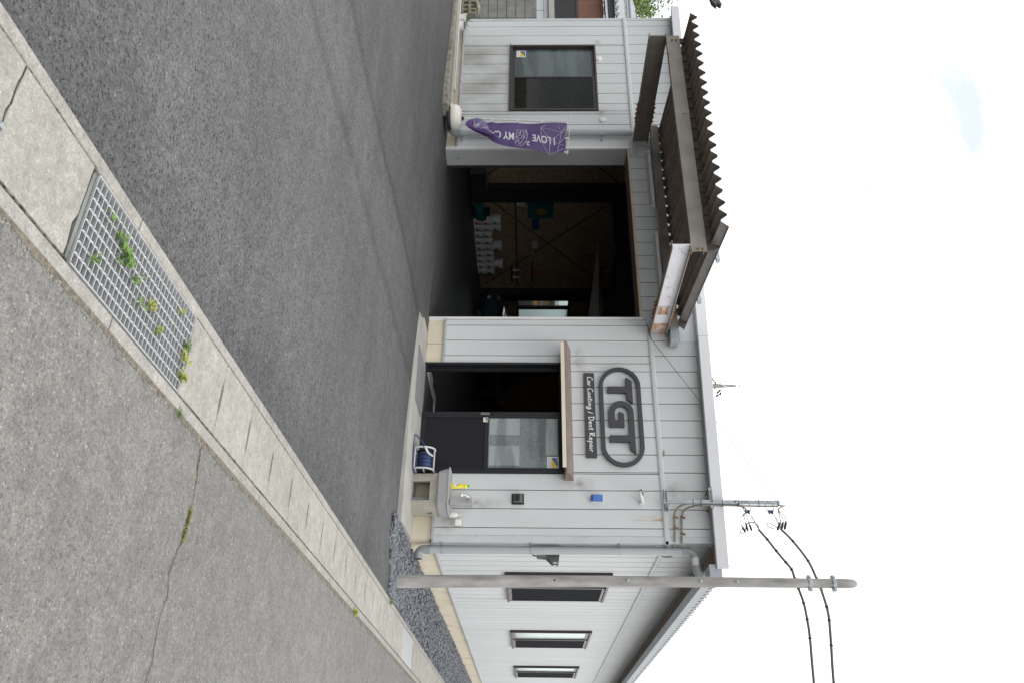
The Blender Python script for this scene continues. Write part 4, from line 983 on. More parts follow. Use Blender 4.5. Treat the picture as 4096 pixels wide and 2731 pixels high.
# roof of the canopy crest cap
# two tube light fittings under it
for i, (a, b, lb) in enumerate(((-6.87, -5.60, 'white fluorescent fitting under the canopy, nearer the purple banner'), (-5.09, -3.83, 'white fluorescent fitting under the canopy, nearer the rusty beam end'))):
    L = thing('light_fitting', lb, 'light fitting', ((a + b) / 2, -.05, 3.6), 'fluorescent fittings under the canopy')
    MB().box(a, b, -.085, -.012, 3.60, 3.655).build('housing', 'label_white', L, bevel=.006)
    MB().tube([(a + .06, -.06, 3.578), (b - .06, -.06, 3.578)], .013, 8).build('lamp_tube', 'jamb', L, smooth=True)
    for x in (a + .015, b - .055): MB().box(x, x + .04, -.078, -.04, 3.562, 3.60).build('lamp_holder', 'white_plastic', L, bevel=.004)
MB().box(-7.13, -6.80, -.03, -.012, 3.31, 3.345).build('canopy_bracket', 'trim', CN); MB().box(-3.44, -3.36, -.03, -.014, 3.34, 3.43).build('canopy_bracket', 'trim', CN)
# ------------------------------------------------------------------ downpipes
DP = thing('downpipe', 'tall grey plastic downpipe at the building corner', 'downpipe', (.078, .13, 0), 'rainwater downpipes')
px, py = .082, .135
MB().tube([(px, py, .16), (px, py, 3.66)], .054, 20).build('pipe', 'pvc_grey', DP, smooth=True)
mb = MB(); mb.tube([(px, py, .24), (px, py, .16)] + [(px + .07 - .07 * math.cos(a), py + .02 * math.sin(a), .15 - .07 * math.sin(a)) for a in [pi / 2 * i / 8 for i in range(1, 9)]] + [(px + .12, py + .02, .078)], .060, 20); mb.build('bottom_elbow', 'pvc_dark', DP, smooth=True)
MB().lathe((px + .121, py + .02, .078), [(.05, 0), (.05, .002)], 16, 'x').build('outlet_mouth', 'black_rubber', DP)
mb = MB(); mb.tube([(px, py, 3.60), (px, py, 3.68), (px + .02, py, 3.74), (px + .06, py, 3.768), (px + .085, py, 3.77)], .060, 20); mb.build('top_elbow', 'pvc_dark', DP, smooth=True)
MB().tube([(px + .08, py, 3.77), (px + .20, py, 3.775)], .050, 20).build('cross_pipe', 'jamb_edge', DP, smooth=True)
MB().tube([(px + .19, py, 3.772), (px + .25, py, 3.778), (px + .295, py, 3.80), (px + .31, py, 3.85)], .060, 20).build('upper_elbow', 'pvc_dark', DP, smooth=True)
MB().tube([(px + .31, py, 3.83), (px + .31, py, 3.90)], .050, 20).build('gutter_outlet', 'jamb_edge', DP, smooth=True)
for z in (.40, 1.60, 2.78, 3.40):
    MB().lathe((px, py, z), [(.056, -.012), (.059, -.012), (.059, .012), (.056, .012)], 20).box(.0, .03, py - .10, py - .05, z - .015, z + .015).build('pipe_clip', 'galv', DP)
    MB().box(px - .07, px - .05, py - .12, py, z - .012, z + .012).build('clip_arm', 'galv', DP)
DL = thing('downpipe', 'grey downpipe behind the purple banner ending in an open elbow', 'downpipe', (-7.27, -.08, 0), 'rainwater downpipes')
MB().tube([(-7.27, -.085, .27), (-7.27, -.085, 3.37)], .058, 20).build('pipe', 'pvc_grey', DL, smooth=True)
mb = MB(); mb.tube([(-7.27, -.085, .33), (-7.27, -.085, .26), (-7.27, -.10, .20), (-7.27, -.15, .165), (-7.275, -.22, .17), (-7.28, -.25, .175)], .064, 20, False); mb.build('bottom_elbow', 'pvc_dark', DL, smooth=True)
MB().lathe((-7.28, -.235, .174), [(.058, 0), (.058, .002)], 16, 'y').build('outlet_mouth', 'dark_paint', DL)
for z in (.36, 2.83):
    MB().lathe((-7.27, -.085, z), [(.060, -.012), (.064, -.012), (.064, .012), (.060, .012)], 20).box(-7.22, -7.14, -.05, -.02, z - .012, z + .012).build('pipe_clip', 'galv', DL)
# ------------------------------------------------------------------ electric: meters, conduits, mast, cables, post
EM = thing('electric_meters', 'black electric meters on a cream board at the corner', 'meter', (.03, .36, 1.8))
MB().box(.011, .03, .20, .53, 1.58, 2.01).build('mounting_board', 'cream_board', EM, bevel=.003)
for y0, dx in ((.245, .0), (.385, .0)):
    MB().prism([(.031, 1.67), (.105, 1.67), (.115, 1.76), (.12, 1.80), (.20, 1.88), (.205, 1.965), (.12, 1.975), (.031, 1.975)], 'y', y0, y0 + .10).build('meter', 'meter_dark', EM, bevel=.004)
    MB().box(.2045, .207, y0 + .02, y0 + .075, 1.895, 1.935).build('meter_dial', 'jamb', EM)
    mb = MB(); mb.tube(smoothpts([(.04, y0 + .05, 1.63), (.07, y0 + .04, 1.62), (.075, y0 + .05, 1.67)], 4), .008, 6); mb.build('meter_wire', 'black_rubber', EM)
CB = thing('wall_cables', 'grey cables rising from the meters and looping to the front', 'cable', (.02, .3, 2.5))
mb = MB(); mb.tube(smoothpts([(.03, .26, 2.0), (.03, .26, 2.8), (.035, .28, 3.15), (.04, .45, 3.35), (.04, .56, 3.44), (.04, .50, 3.53), (.04, .2, 3.56), (.03, .05, 3.58)], 6), .011, 8)
mb.tube(smoothpts([(.03, .23, 2.0), (.03, .23, 3.2), (.035, .26, 3.35), (.04, .34, 3.44), (.04, .32, 3.51), (.035, .15, 3.49), (.03, .03, 3.49)], 6), .011, 8); mb.build('cable', 'conduit', CB, smooth=True)
for z in (2.3, 2.75): MB().box(.012, .045, .22, .28, z, z + .02).build('cable_clip', 'rusty', CB)
CD = thing('conduits', 'two curved conduits on the front wall up to the mast', 'conduit', (-.2, -.03, 3.55))
mb = MB(); mb.tube(smoothpts([(.0, -.03, 3.495), (-.10, -.035, 3.505), (-.2, -.035, 3.515), (-.33, -.035, 3.52), (-.43, -.06, 3.545), (-.475, -.12, 3.62), (-.475, -.19, 3.75), (-.465, -.205, 4.2), (-.462, -.205, 4.36)], 7), .0135, 8)
mb.tube(smoothpts([(.02, -.03, 3.585), (-.08, -.035, 3.595), (-.2, -.035, 3.605), (-.33, -.035, 3.615), (-.42, -.06, 3.65), (-.45, -.13, 3.74), (-.448, -.20, 3.9), (-.44, -.205, 4.5), (-.44, -.205, 4.86)], 7), .0135, 8); mb.build('conduit', 'conduit', CD, smooth=True)
for x, z in ((-.335, 3.52), (-.19, 3.515), (-.335, 3.618), (-.11, 3.60)): MB().lathe((x, -.035, z), [(.017, -.012), (.017, .012)], 10, 'x').box(x - .01, x + .01, -.02, -.008, z + .01, z + .045).build('pipe_strap', 'rusty', CD)
MS = thing('service_mast', 'square galvanised service mast bolted above the corner', 'mast', (-.48, -.24, 3.35))
MB().box(-.502, -.456, -.262, -.215, 3.345, 4.885).build('mast_post', 'galv_mast', MS, bevel=.004)
MB().box(-.72, -.42, -.05, -.012, 3.40, 3.406).box(-.72, -.42, -.05, -.012, 3.434, 3.44).box(-.72, -.42, -.016, -.012, 3.406, 3.434).build('lower_bracket', 'galv', MS)
MB().box(-.69, -.40, -.214, -.17, 3.975, 3.981).box(-.69, -.40, -.214, -.17, 4.014, 4.02).box(-.69, -.40, -.174, -.17, 3.981, 4.014).build('upper_bracket', 'galv', MS)
MB().box(-.50, -.46, -.214, -.05, 3.402, 3.438).build('spacer', 'galv', MS)
for x in (-.665, -.425): MB().box(x - .018, x + .018, -.222, -.2145, 3.965, 4.0).lathe((x, -.222, 3.985), [(.012, 0), (.012, -.014)], 6, 'y').build('bolt', 'galv', MS); MB().box(x - .012, x + .012, -.17, -.0, 3.965, 3.975).build('bracket_foot', 'rusty', MS)
for z in (3.39, 3.99, 4.30): MB().lathe((-.482, -.262, z), [(.012, 0), (.012, -.014)], 6, 'y').build('bolt', 'rusty', MS)
for z in (3.565, 3.735, 3.84, 4.56, 4.72): MB().lathe((-.478, -.2625, z), [(.006, 0), (.006, -.001)], 8, 'y').build('bolt_hole', 'dark_paint', MS)
for z in (3.735, 3.84, 4.12, 4.335, 4.60, 4.85): MB().box(-.503, -.425, -.2645, -.2625, z, z + .008).box(-.428, -.425, -.262, -.19, z, z + .008).build('cable_tie', 'black_rubber', MS)
MB().box(-.484, -.474, -.2628, -.2621, 4.36, 4.47).build('slot', 'dark_paint', MS)
for z, lb in ((4.43, 'lower'), (4.735, 'upper')):
    I = thing('cable_insulator', lb + ' blue glazed insulator in its clevis on the mast', 'insulator', (-.35, -.26, z), 'insulators on the mast')
    mb = MB(); mb.tube([(-.456, -.245, z + .055), (-.40, -.25, z + .055), (-.345, -.28, z + .045)], .006, 6); mb.tube([(-.456, -.245, z - .045), (-.40, -.25, z - .045), (-.345, -.28, z - .035)], .006, 6); mb.tube([(-.345, -.28, z - .06), (-.345, -.28, z + .05)], .004, 6); mb.build('clevis', 'galv', I)
    MB().lathe((-.335, -.285, z), [(.012, -.034), (.030, -.026), (.030, -.012), (.020, -.004), (.020, .004), (.030, .012), (.032, .024), (.012, .032)], 14).build('spool', 'porcelain', I, smooth=True)
mbA = [(-.10, -.28, 4.545), (.03, -.28, 4.64), (.177, -.28, 4.733), (.32, -.28, 4.83), (.411, -.28, 4.89), (.527, -.28, 4.913), (.65, -.28, 4.94), (.827, -.28, 4.975), (1.02, -.28, 4.985), (1.242, -.28, 4.982), (1.699, -.28, 4.947), (2.6, -.28, 4.90), (6, -.28, 5.1), (14, -.28, 6.5)]
mbB = [(-.10, -.28, 4.84), (.05, -.28, 4.965), (.301, -.28, 5.116), (.525, -.28, 5.186), (.64, -.28, 5.216), (.872, -.28, 5.25), (1.03, -.28, 5.252), (1.323, -.28, 5.223), (1.752, -.28, 5.176), (2.6, -.28, 5.12), (6, -.28, 5.3), (14, -.28, 6.7)]
for pts, lb, tail in ((mbA, 'lower thick grey service cable sagging past the post', True), (mbB, 'upper thick grey service cable sagging past the post', False)):
    SC = thing('service_cable', lb, 'cable', (0, -.28, 4.8), 'service cables from mast to road')
    MB().tube(smoothpts(pts, 6), .0165, 8).build('cable', 'cable', SC, smooth=True)
    for i, p in enumerate(pts[1:10]):
        a = Vector(p); d = (Vector(pts[i + 2]) - Vector(pts[i])).normalized() * .009
        MB().tube([a - d, a + d], .0215, 8).build('cable_band', 'black_rubber', SC)
    # slack messenger wire
    q = []
    for i in range(3, 9): 
        a = Vector(pts[i]); q.append(a + Vector((0, .01, .0)))
    mw = []
    for i in range(3, 9):
        a = Vector(pts[i]); b = Vector(pts[i + 1] if i + 1 < len(pts) else pts[i])
        mw += [a + Vector((0, 0, .014)), (a + b) / 2 + Vector((0, 0, .06))]
    MB().tube(smoothpts(mw[:7], 4), .003, 4).build('messenger_wire', 'wire_thin', SC)
    i0 = (-.335, -.29, 4.43 if tail else 4.735)
    e0 = pts[0]
    mb = MB(); mb.tube([i0, (-.24, -.285, i0[2] + .055), e0], .005, 5); mb.tube([(i0[0] + .02, -.29, i0[2] + .03), (-.22, -.285, i0[2] + .075), e0], .004, 5)
    if tail:
        mb.tube(smoothpts([e0, (-.15, -.28, 4.545), (-.19, -.28, 4.50), (-.19, -.28, 4.44), (-.165, -.28, 4.40), (-.12, -.28, 4.385)], 5), .009, 8)
        mb.tube(smoothpts([(-.12, -.28, 4.385), (-.05, -.28, 4.345), (-.04, -.28, 4.32), (-.08, -.28, 4.31), (-.12, -.28, 4.36)], 5), .007, 6)
        mb.tube(smoothpts([(-.46, -.21, 4.34), (-.42, -.25, 4.36), (-.38, -.28, 4.41), (-.33, -.29, 4.415), (-.29, -.29, 4.37)], 5), .011, 8)
    else:
        mb.tube(smoothpts([(-.45, -.21, 4.86), (-.44, -.22, 4.93), (-.43, -.26, 4.935), (-.40, -.28, 4.88), (-.37, -.29, 4.835)], 5), .011, 8)
        mb.tube(smoothpts([e0, (-.12, -.28, 4.80), (-.17, -.28, 4.73), (-.19, -.28, 4.68), (-.15, -.28, 4.665), (-.11, -.28, 4.74)], 5), .007, 8)
    mb.build('cable_loop', 'conduit', SC, smooth=True)
    cons = (((-.245, 4.335), (-.16, 4.325), (-.055, 4.375)), ((-.25, 4.38), (-.20, 4.385), (-.065, 4.405)), ((-.27, 4.41), (-.19, 4.43), (-.075, 4.455))) if tail else (((-.27, 4.84), (-.21, 4.845), (-.09, 4.785)), ((-.25, 4.875), (-.21, 4.88), (-.095, 4.835)), ((-.28, 4.905), (-.22, 4.92), (-.10, 4.88)))
    st = (-.29, -.29, 4.365) if tail else (-.37, -.29, 4.83)
    for a, b, c in cons:
        MB().tube(smoothpts([st, (a[0] - .0, -.29, a[1]), (b[0], -.285, b[1])], 4), .006, 6).build('thin_lead', 'conduit', SC)
        pb_ = Vector((b[0], -.285, b[1])); pc_ = Vector((c[0], -.285, c[1])); L_ = pc_ - pb_
        MB().tube([pb_, pb_ + L_ * .25, pb_ + L_ * .45, pb_ + L_ * .8, pc_], [.003, .010, .015, .015, .004] if tail else [.004, .016, .017, .017, .010], 8).build('splice_cover', 'black_rubber', SC, smooth=True)
PO = thing('concrete_post', 'slender round concrete post standing in the gravel', 'post', (.76, -.93, 0))
MB().tube([(.772, -.95, -.3), (.757, -.95, 1.0), (.745, -.95, 2.5), (.742, -.95, 4.0), (.745, -.95, 5.30), (.745, -.95, 5.37), (.745, -.95, 5.405)], [.0765, .072, .066, .0585, .0535, .048, .030], 28).build('shaft', 'pole_concrete', PO, smooth=True)
for z in (2.716, 3.565, 3.99):
    mb = MB(); mb.tube([(.742, -1.005, z), (.752, -1.045, z + .006)], .008, 8); mb.tube([(.752, -1.045, z - .002), (.752, -1.045, z + .022)], .013, 8); mb.build('step_bolt', 'galv', PO)
MB().lathe((.752, -1.0185, 1.865), [(.012, 0), (.012, -.002)], 12, 'y').build('bolt_hole', 'dark_paint', PO)
for z in (4.86, 5.14):
    MB().lathe((.745, -.95, z), [(.055, -.022), (.0605, -.022), (.0605, .022), (.055, .022)], 24).box(.655, .69, -.975, -.925, z - .02, z + .02).box(.80, .835, -.975, -.925, z - .02, z + .02).build('clamp_band', 'galv_mast', PO)
    MB().tube([(.672, -.99, z), (.672, -.91, z)], .012, 8).tube([(.818, -.99, z), (.818, -.91, z)], .012, 8).box(.73, .76, -1.02, -1.01, z - .02, z + .015).build('clamp_bolt', 'galv', PO)
# guy wire from the canopy beam to the mast head
GW = MB(); GW.tube([(-3.35, -.035, 3.365), (-3.2, -.04, 3.38), (-3.06, -.05, 3.412)], .006, 6); GW.tube([(-3.06, -.05, 3.412), (-1.93, -.13, 4.06), (-1.31, -.19, 4.41), (-.49, -.24, 4.85)], .0042, 5)
tag(GW.build('guy_wire', 'wire_dark'), 'thin dark wire running from the canopy beam up to the mast top', 'wire')
# ------------------------------------------------------------------ small wall fittings
LT = thing('wall_lamp', 'square black wall lamp between the sink and the blue siren', 'lamp', (-.58, 0, 1.41))
MB().box(-.655, -.503, -.02, .0, 1.325, 1.495).build('backplate', 'black_gloss', LT, bevel=.006); MB().prism([(-.02, 1.345), (-.07, 1.36), (-.075, 1.44), (-.05, 1.475), (-.02, 1.475)], 'x', -.64, -.518).build('lamp_body', 'meter_dark', LT, bevel=.008)
MB().box(-.625, -.533, -.079, -.0755, 1.375, 1.435).build('lens', 'black_gloss', LT, bevel=.001)
BS = thing('alarm_siren', 'blue alarm light on a white base between lamp and camera', 'alarm light', (-.58, 0, 2.48))
MB().box(-.632, -.538, -.022, .0, 2.40, 2.57).build('base', 'white_plastic', BS, bevel=.005)
MB().prism([(-.022, 2.402), (-.05, 2.405), (-.072, 2.43), (-.075, 2.54), (-.05, 2.566), (-.022, 2.568)], 'x', -.634, -.546).build('lens', 'blue_lens', BS, bevel=.006)
SCm = thing('security_camera', 'white bullet security camera high on the front wall', 'security camera', (-.55, 0, 3.08))
MB().box(-.572, -.512, -.008, .0, 3.06, 3.125).build('base', 'white_plastic', SCm, bevel=.004)
mb = MB(); mb.tube([(-.545, -.008, 3.09), (-.55, -.045, 3.085)], .016, 10); mb.tube([(-.53, -.05, 3.10), (-.66, -.15, 3.06)], .0235, 16); mb.build('body', 'white_plastic', SCm, smooth=True)
MB().tube([(-.655, -.146, 3.0615), (-.664, -.153, 3.0588)], .0215, 16).build('lens', 'black_gloss', SCm)
MB().prism([(-.69, 3.078), (-.60, 3.11), (-.60, 3.116), (-.69, 3.086)], 'y', -.185, -.095).build('sun_shield', 'white_plastic', SCm)
OB = thing('outlet_box', 'beige weatherproof outlet box beside the soap dispenser', 'outlet box', (-.24, 0, .585))
MB().box(-.283, -.197, -.015, .0, .522, .652).build('backplate', 'alu', OB, bevel=.005); MB().prism([(-.015, .565), (-.05, .565), (-.055, .575), (-.05, .64), (-.015, .648)], 'x', -.28, -.20).build('cover', 'cream_plastic', OB, bevel=.006)
o = MB().box(-.862, -.842, -.012, 0, 1.745, 1.765).build('cable_clip', 'white_plastic'); tag(o, 'tiny white clip on the siding beside the awning end', 'clip')
o = MB().box(-1.30, -1.215, -.02, -.013, 3.445, 3.462).build('wall_bracket', 'conduit'); tag(o, 'small rusty steel plate above the band right of the logo', 'bracket')
for x, z, lb in ((-9.25, 2.858, 'round white vent cap above the window'), (-7.66, 2.866, 'round white vent cap nearest the downpipe')):
    V = MB().lathe((x, -.001, z), [(.062, 0), (.062, -.012), (.052, -.022), (.02, -.026), (.001, -.026)], 24, 'y').build('vent_cap', 'white_plastic', smooth=True); tag(V, lb, 'vent cap', 'round vent caps on the front wall')
# ------------------------------------------------------------------ wash stand
WS = thing('wash_stand', 'stone outdoor sink on a tread patterned pedestal by the door', 'outdoor sink', (-.58, -.2, 0))
yf = -.34
for (a, b, c, d) in ((-.815, -.708, -.01, .33), (-.445, -.325, -.01, .33)): MB().box(a, b, yf, yf + .04, c, d).build('pedestal_front', 'diamond_stone', WS, bevel=.006)
MB().box(-.708, -.445, yf, yf + .04, .235, .33).build('pedestal_front', 'diamond_stone', WS, bevel=.003)
MB().box(-.365, -.325, yf + .04, -.19, -.01, .33).box(-.365, -.325, -.10, .0, -.01, .33).box(-.365, -.325, -.19, -.10, -.01, .19).box(-.365, -.325, -.19, -.10, .265, .33).build('pedestal_side', 'diamond_stone', WS)
MB().box(-.815, -.775, yf + .04, 0, -.01, .33).build('pedestal_side', 'diamond_stone', WS)
MB().tube([(-.50, -.2, .0), (-.50, -.2, .33)], .03, 12).build('drain_pipe', 'pvc_dark', WS, smooth=True)
def ring(mb, rects):
    vs = []; 
    for x0, x1, y0, y1, z, c in rects:
        vs += [(x0 + c, y0, z), (x1 - c, y0, z), (x1, y0 + c, z), (x1, y1 - .001, z), (x0, y1 - .001, z), (x0, y0 + c, z)]
    n = 6; fs = []
    for k in range(len(rects) - 1):
        for i in range(n): fs.append((k * n + i, k * n + (i + 1) % n, (k + 1) * n + (i + 1) % n, (k + 1) * n + i))
    fs.append(tuple(range(n - 1, -1, -1))); fs.append(tuple(range((len(rects) - 1) * n, len(rects) * n)))
    mb.add(vs, fs)
mb = MB(); ring(mb, [(-.83, -.34, -.36, 0, .331, .04), (-.85, -.32, -.40, 0, .36, .06), (-.875, -.30, -.435, 0, .475, .07), (-.895, -.285, -.45, 0, .49, .07), (-.895, -.285, -.45, 0, .503, .07), (-.87, -.31, -.42, -.05, .503, .06), (-.83, -.35, -.37, -.07, .40, .05)])
mb.build('basin', 'stone_sink', WS)
MB().lathe((-.63, -.22, .402), [(.03, 0), (.03, .003), (.022, .003)], 16).build('drain', 'dark_paint', WS)
mb = MB().box(-.565, -.472, -.10, -.004, .49, .80); mb.build('tap_column', 'stone_sink', WS, bevel=.006)
for k in range(4): MB().box(-.555 + k * .022, -.547 + k * .022, -.104, -.10, .50, .79).build('column_rib', 'stone_sink', WS)
TP = thing('tap', 'chrome garden tap with a white ball hanging from it', 'tap', (-.53, -.13, .73))
mb = MB(); mb.tube([(-.53, -.10, .74), (-.53, -.16, .74)], .014, 12); mb.tube(smoothpts([(-.53, -.13, .745), (-.545, -.17, .745), (-.56, -.20, .715), (-.562, -.205, .685)], 4), .010, 10); mb.tube([(-.53, -.14, .74), (-.53, -.14, .785)], .008, 8); mb.tube([(-.555, -.14, .788), (-.505, -.14, .788)], .006, 8); mb.build('tap_body', 'chrome', TP, smooth=True)
MB().ball((-.562, -.205, .655), .026, 8).build('hose_ball', 'white_plastic', TP, smooth=True)
BT = thing('detergent_bottle', 'yellow dish soap bottle with green cap on the sink rim', 'bottle', (-.69, -.19, .503))
def oval(c, prof, sy=.6, n=24):
    mb = MB(); mb.lathe((0, 0, 0), prof, n); mb.v = [(c[0] + x, c[1] + y * sy, c[2] + z) for x, y, z in mb.v]; return mb
oval((-.695, -.19, .503), [(.034, 0), (.039, .006), (.040, .06), (.036, .12), (.030, .165), (.0275, .178), (.036, .195), (.036, .203), (.020, .224)]).build('bottle_body', 'yellow_plastic', BT, smooth=True)
oval((-.695, -.19, .503), [(.017, .222), (.017, .246), (.012, .252)], 1).build('cap', 'green_plastic', BT, smooth=True)
oval((-.695, -.19, .503), [(.005, .250), (.007, .260), (.009, .270), (.005, .277)], 1).build('nozzle', 'yellow_plastic', BT, smooth=True)
mb = MB(); mb.add([(-.72, -.2165, .545), (-.680, -.2165, .550), (-.680, -.2155, .60), (-.722, -.2155, .60)], [(0, 1, 2, 3)]); mb.build('label', 'label_white', BT)
mb = MB(); put_text(mb, '22', -.718, -.684, .572, .597, -.2175, .2); mb.build('label_print', 'label_navy', BT); MB().add([(-.715, -.2175, .602), (-.69, -.2165, .604), (-.70, -.214, .628)], [(0, 1, 2)]).build('label_fruit', 'label_orange', BT)
SD = thing('soap_dispenser', 'white pump soap dispenser at the end of the sink', 'soap dispenser', (-.30, -.10, .503))
oval((-.325, -.09, .503), [(.030, 0), (.036, .01), (.036, .07), (.030, .088), (.015, .095), (.015, .11), (.006, .112), (.006, .14)], .8).build('bottle_body', 'white_plastic', SD, smooth=True)
MB().tube([(-.325, -.09, .64), (-.325, -.09, .652)], .017, 12).build('pump_head', 'white_plastic', SD)
HR = thing('hose_reel', 'white hose reel wound with blue hose beside the sink', 'hose reel', (-1.0, -.33, 0))
cx0, cz0, yc = -.985, .145, -.34
for xx, r0 in ((-1.145, .125), (-.845, .125)):   # two side frames of the carrier
    a = [(yc + r * math.cos(t), cz0 + r * math.sin(t)) for r, t in [(r0 + .02, 2 * pi * k / 24) for k in range(24)]]
    mb = MB(); pts = [(xx, yc - .11, .012), (xx, yc - .135, .06), (xx, yc - .13, .19), (xx, yc - .07, .265), (xx, yc + .02, .275), (xx, yc + .10, .225), (xx, yc + .125, .10), (xx, yc + .115, .012)]
    mb.tube(smoothpts(pts, 4), .0135, 8); mb.tube([(xx, yc - .12, .03), (xx, yc + .12, .03)], .010, 8); mb.tube([(xx, yc - .12, .14), (xx, yc + .12, .14)], .010, 8); mb.build('side_frame', 'reel_grey', HR, smooth=True)
mb = MB(); mb.tube([(-1.145, yc - .03, .272), (-.845, yc - .03, .272)], .012, 8); mb.tube([(-1.145, yc - .115, .02), (-.845, yc - .115, .02)], .010, 8); mb.tube([(-1.145, yc + .11, .02), (-.845, yc + .11, .02)], .010, 8); mb.build('cross_bar', 'reel_grey', HR, smooth=True)
for xx in (-1.12, -.865): MB().lathe((xx, yc, cz0), [(.115, -.004), (.115, .004)], 28, 'x').build('reel_disc', 'black_rubber', HR, smooth=True)
MB().lathe((cx0, yc, cz0), [(.05, -.12), (.05, .12)], 20, 'x').build('hub', 'black_rubber', HR, smooth=True)
mb = MB(); pts = []
for k in range(13 * 16):
    t = k / 16; xx = -1.105 + .0185 * (t if t < 13 else 13); pts.append((xx + .004 * math.sin(t * 2.1), yc + .098 * math.cos(2 * pi * t), cz0 + .098 * math.sin(2 * pi * t)))
mb.tube(pts, .0095, 7); mb.tube([(-1.10 + .0185 * (k / 16), yc + .082 * math.cos(2 * pi * k / 16 + .4), cz0 + .082 * math.sin(2 * pi * k / 16 + .4)) for k in range(12 * 16)], .009, 6)
mb.tube(smoothpts([(-1.02, yc - .11, .23), (-1.14, yc - .13, .17), (-1.27, yc - .15, .06), (-1.31, yc - .16, .012), (-1.24, yc - .19, -.0), (-1.1, yc - .22, .008), (-.92, yc - .2, .01), (-.83, yc - .15, .012), (-.80, yc - .05, .03)], 6), .0085, 8)
mb.build('blue_hose', 'hose_blue', HR, smooth=True)
mb = MB(); mb.tube([(-1.15, yc - .15, .145), (-1.12, yc - .155, .165), (-1.06, yc - .16, .195), (-1.035, yc - .16, .215), (-1.0, yc - .16, .27)], [.012, .014, .017, .013, .012], 10); mb.build('spray_nozzle', 'white_plastic', HR, smooth=True)
MB().tube([(-1.165, yc - .148, .135), (-1.145, yc - .15, .15)], .014, 8).build('nozzle_collar', 'black_rubber', HR)
# ------------------------------------------------------------------ banner with water-filled base
FB = thing('water_tank_stand', 'round white water filled banner base at the downpipe', 'banner base', (-7.22, -.5, .15))
mb = MB(); mb.lathe((-7.225, -.50, .14), [(.215, .065), (.222, .075), (.222, .14), (.205, .19), (.15, .232), (.06, .240), (.001, .24)], 32); mb.build('tank', 'cream_plastic', FB, smooth=True)
MB().lathe((-7.225, -.50, .14), [(.20, .0), (.215, .02), (.214, .064), (.19, .066)], 32).build('rubber_base', 'black_rubber', FB, smooth=True)
MB().lathe((-7.205, -.50, .375), [(.045, 0), (.045, .02), (.03, .028), (.02, .05), (.001, .05)], 14).build('pole_socket', 'black_rubber', FB, smooth=True)
MB().box(-7.33, -7.25, -.727, -.715, .20, .235).build('carry_handle', 'cream_plastic', FB, bevel=.006)
BN = thing('banner', 'purple nobori banner reading I LOVE MY CAR on a white pole', 'banner', (-7.2, -.5, .4))
mb = MB(); mb.tube([(-7.205, -.50, .40), (-7.16, -.50, 1.30), (-7.135, -.5, 1.70)], .013, 10); mb.tube([(-7.135, -.5, 1.68), (-7.133, -.5, 1.74)], .015, 10); mb.tube([(-7.135, -.5, 1.70), (-7.118, -.50, 2.27)], .009, 10); mb.tube([(-7.118, -.5, 2.25), (-7.117, -.5, 2.275)], .014, 8)
mb.tube([(-7.345, -.5, 2.272), (-6.36, -.5, 2.182)], .005, 8); mb.build('pole', 'white_plastic', BN, smooth=True)
for z in (.52, .905, 1.345, 1.765, 2.2):
    x = -7.203 + (z - .4) * .046; MB().box(x - .02, x + .055, -.512, -.488, z - .014, z + .014).build('loop_tab', 'flag_print', BN)
for x, z in ((-7.07, 2.21), (-6.73, 2.185), (-6.42, 2.165)): MB().box(x - .016, x + .016, -.508, -.492, z - .03, z + .04).build('loop_tab', 'flag_print', BN)
# cloth: rows from top to bottom, left edge on the pole, right edge swinging in
Lx = [(2.20, -7.085), (1.9, -7.085), (1.5, -7.09), (1.19, -7.105), (1.0, -7.11), (.9, -7.14), (.8, -7.125), (.66, -7.15), (.54, -7.16)]
Rx = [(2.155, -6.415), (1.85, -6.44), (1.53, -6.50), (1.30, -6.56), (1.10, -6.62), (1.0, -6.66), (.9, -6.75), (.8, -6.83), (.66, -6.93), (.54, -7.02)]
def interp(t, z):
    for (a, b), (c, d) in zip(t[:-1], t[1:]):
        if z >= c: return d + (b - d) * (z - c) / (a - c)
    return t[-1][1]
mb = MB(); NZ, NX = 70, 24; vs = []
def cloth_y(u, z):
    return -.505 + .022 * math.sin(u * 5.2 + z * 1.6) * (1 - .4 * u) + .012 * math.sin(z * 9 + u * 3) + .03 * u * sst(1.6, .8, z)
for i in range(NZ + 1):
    for j in range(NX + 1):
        u = j / NX; z = 2.195 - i / NZ * 1.66; zz = z - .045 * u * (1 if i == 0 else 1)
        x = interp(Lx, z) + (interp(Rx, z) - interp(Lx, z)) * u; vs.append((x, cloth_y(u, z), zz))
mb.add(vs, [(i * (NX + 1) + j, (i + 1) * (NX + 1) + j, (i + 1) * (NX + 1) + j + 1, i * (NX + 1) + j + 1) for i in range(NZ) for j in range(NX)])
mb.build('cloth', 'flag_purple', BN, smooth=True)
# folded-over flap, ahead of the sheet
fo = [(-6.625, 1.085), (-6.70, 1.02), (-6.79, .93), (-6.86, .885), (-6.97, .84), (-7.08, .80), (-7.15, .72), (-7.165, .63), (-7.13, .52), (-7.06, .455), (-6.98, .465), (-6.90, .61), (-6.83, .76), (-6.755, .90), (-6.69, 1.01)]
mb = MB(); cxf, czf = -6.97, .68
vs = [(cxf, -.60, czf)] + [(cxf + (x - cxf) * .55, -.585, czf + (z - czf) * .55) for x, z in fo] + [(x, -.548, z) for x, z in fo]; n = len(fo)
fs = [(0, 1 + i, 1 + (i + 1) % n) for i in range(n)] + [(1 + i, 1 + n + i, 1 + n + (i + 1) % n, 1 + (i + 1) % n) for i in range(n)]
mb.add(vs, fs).build('folded_flap', 'flag_fold', BN, smooth=True)
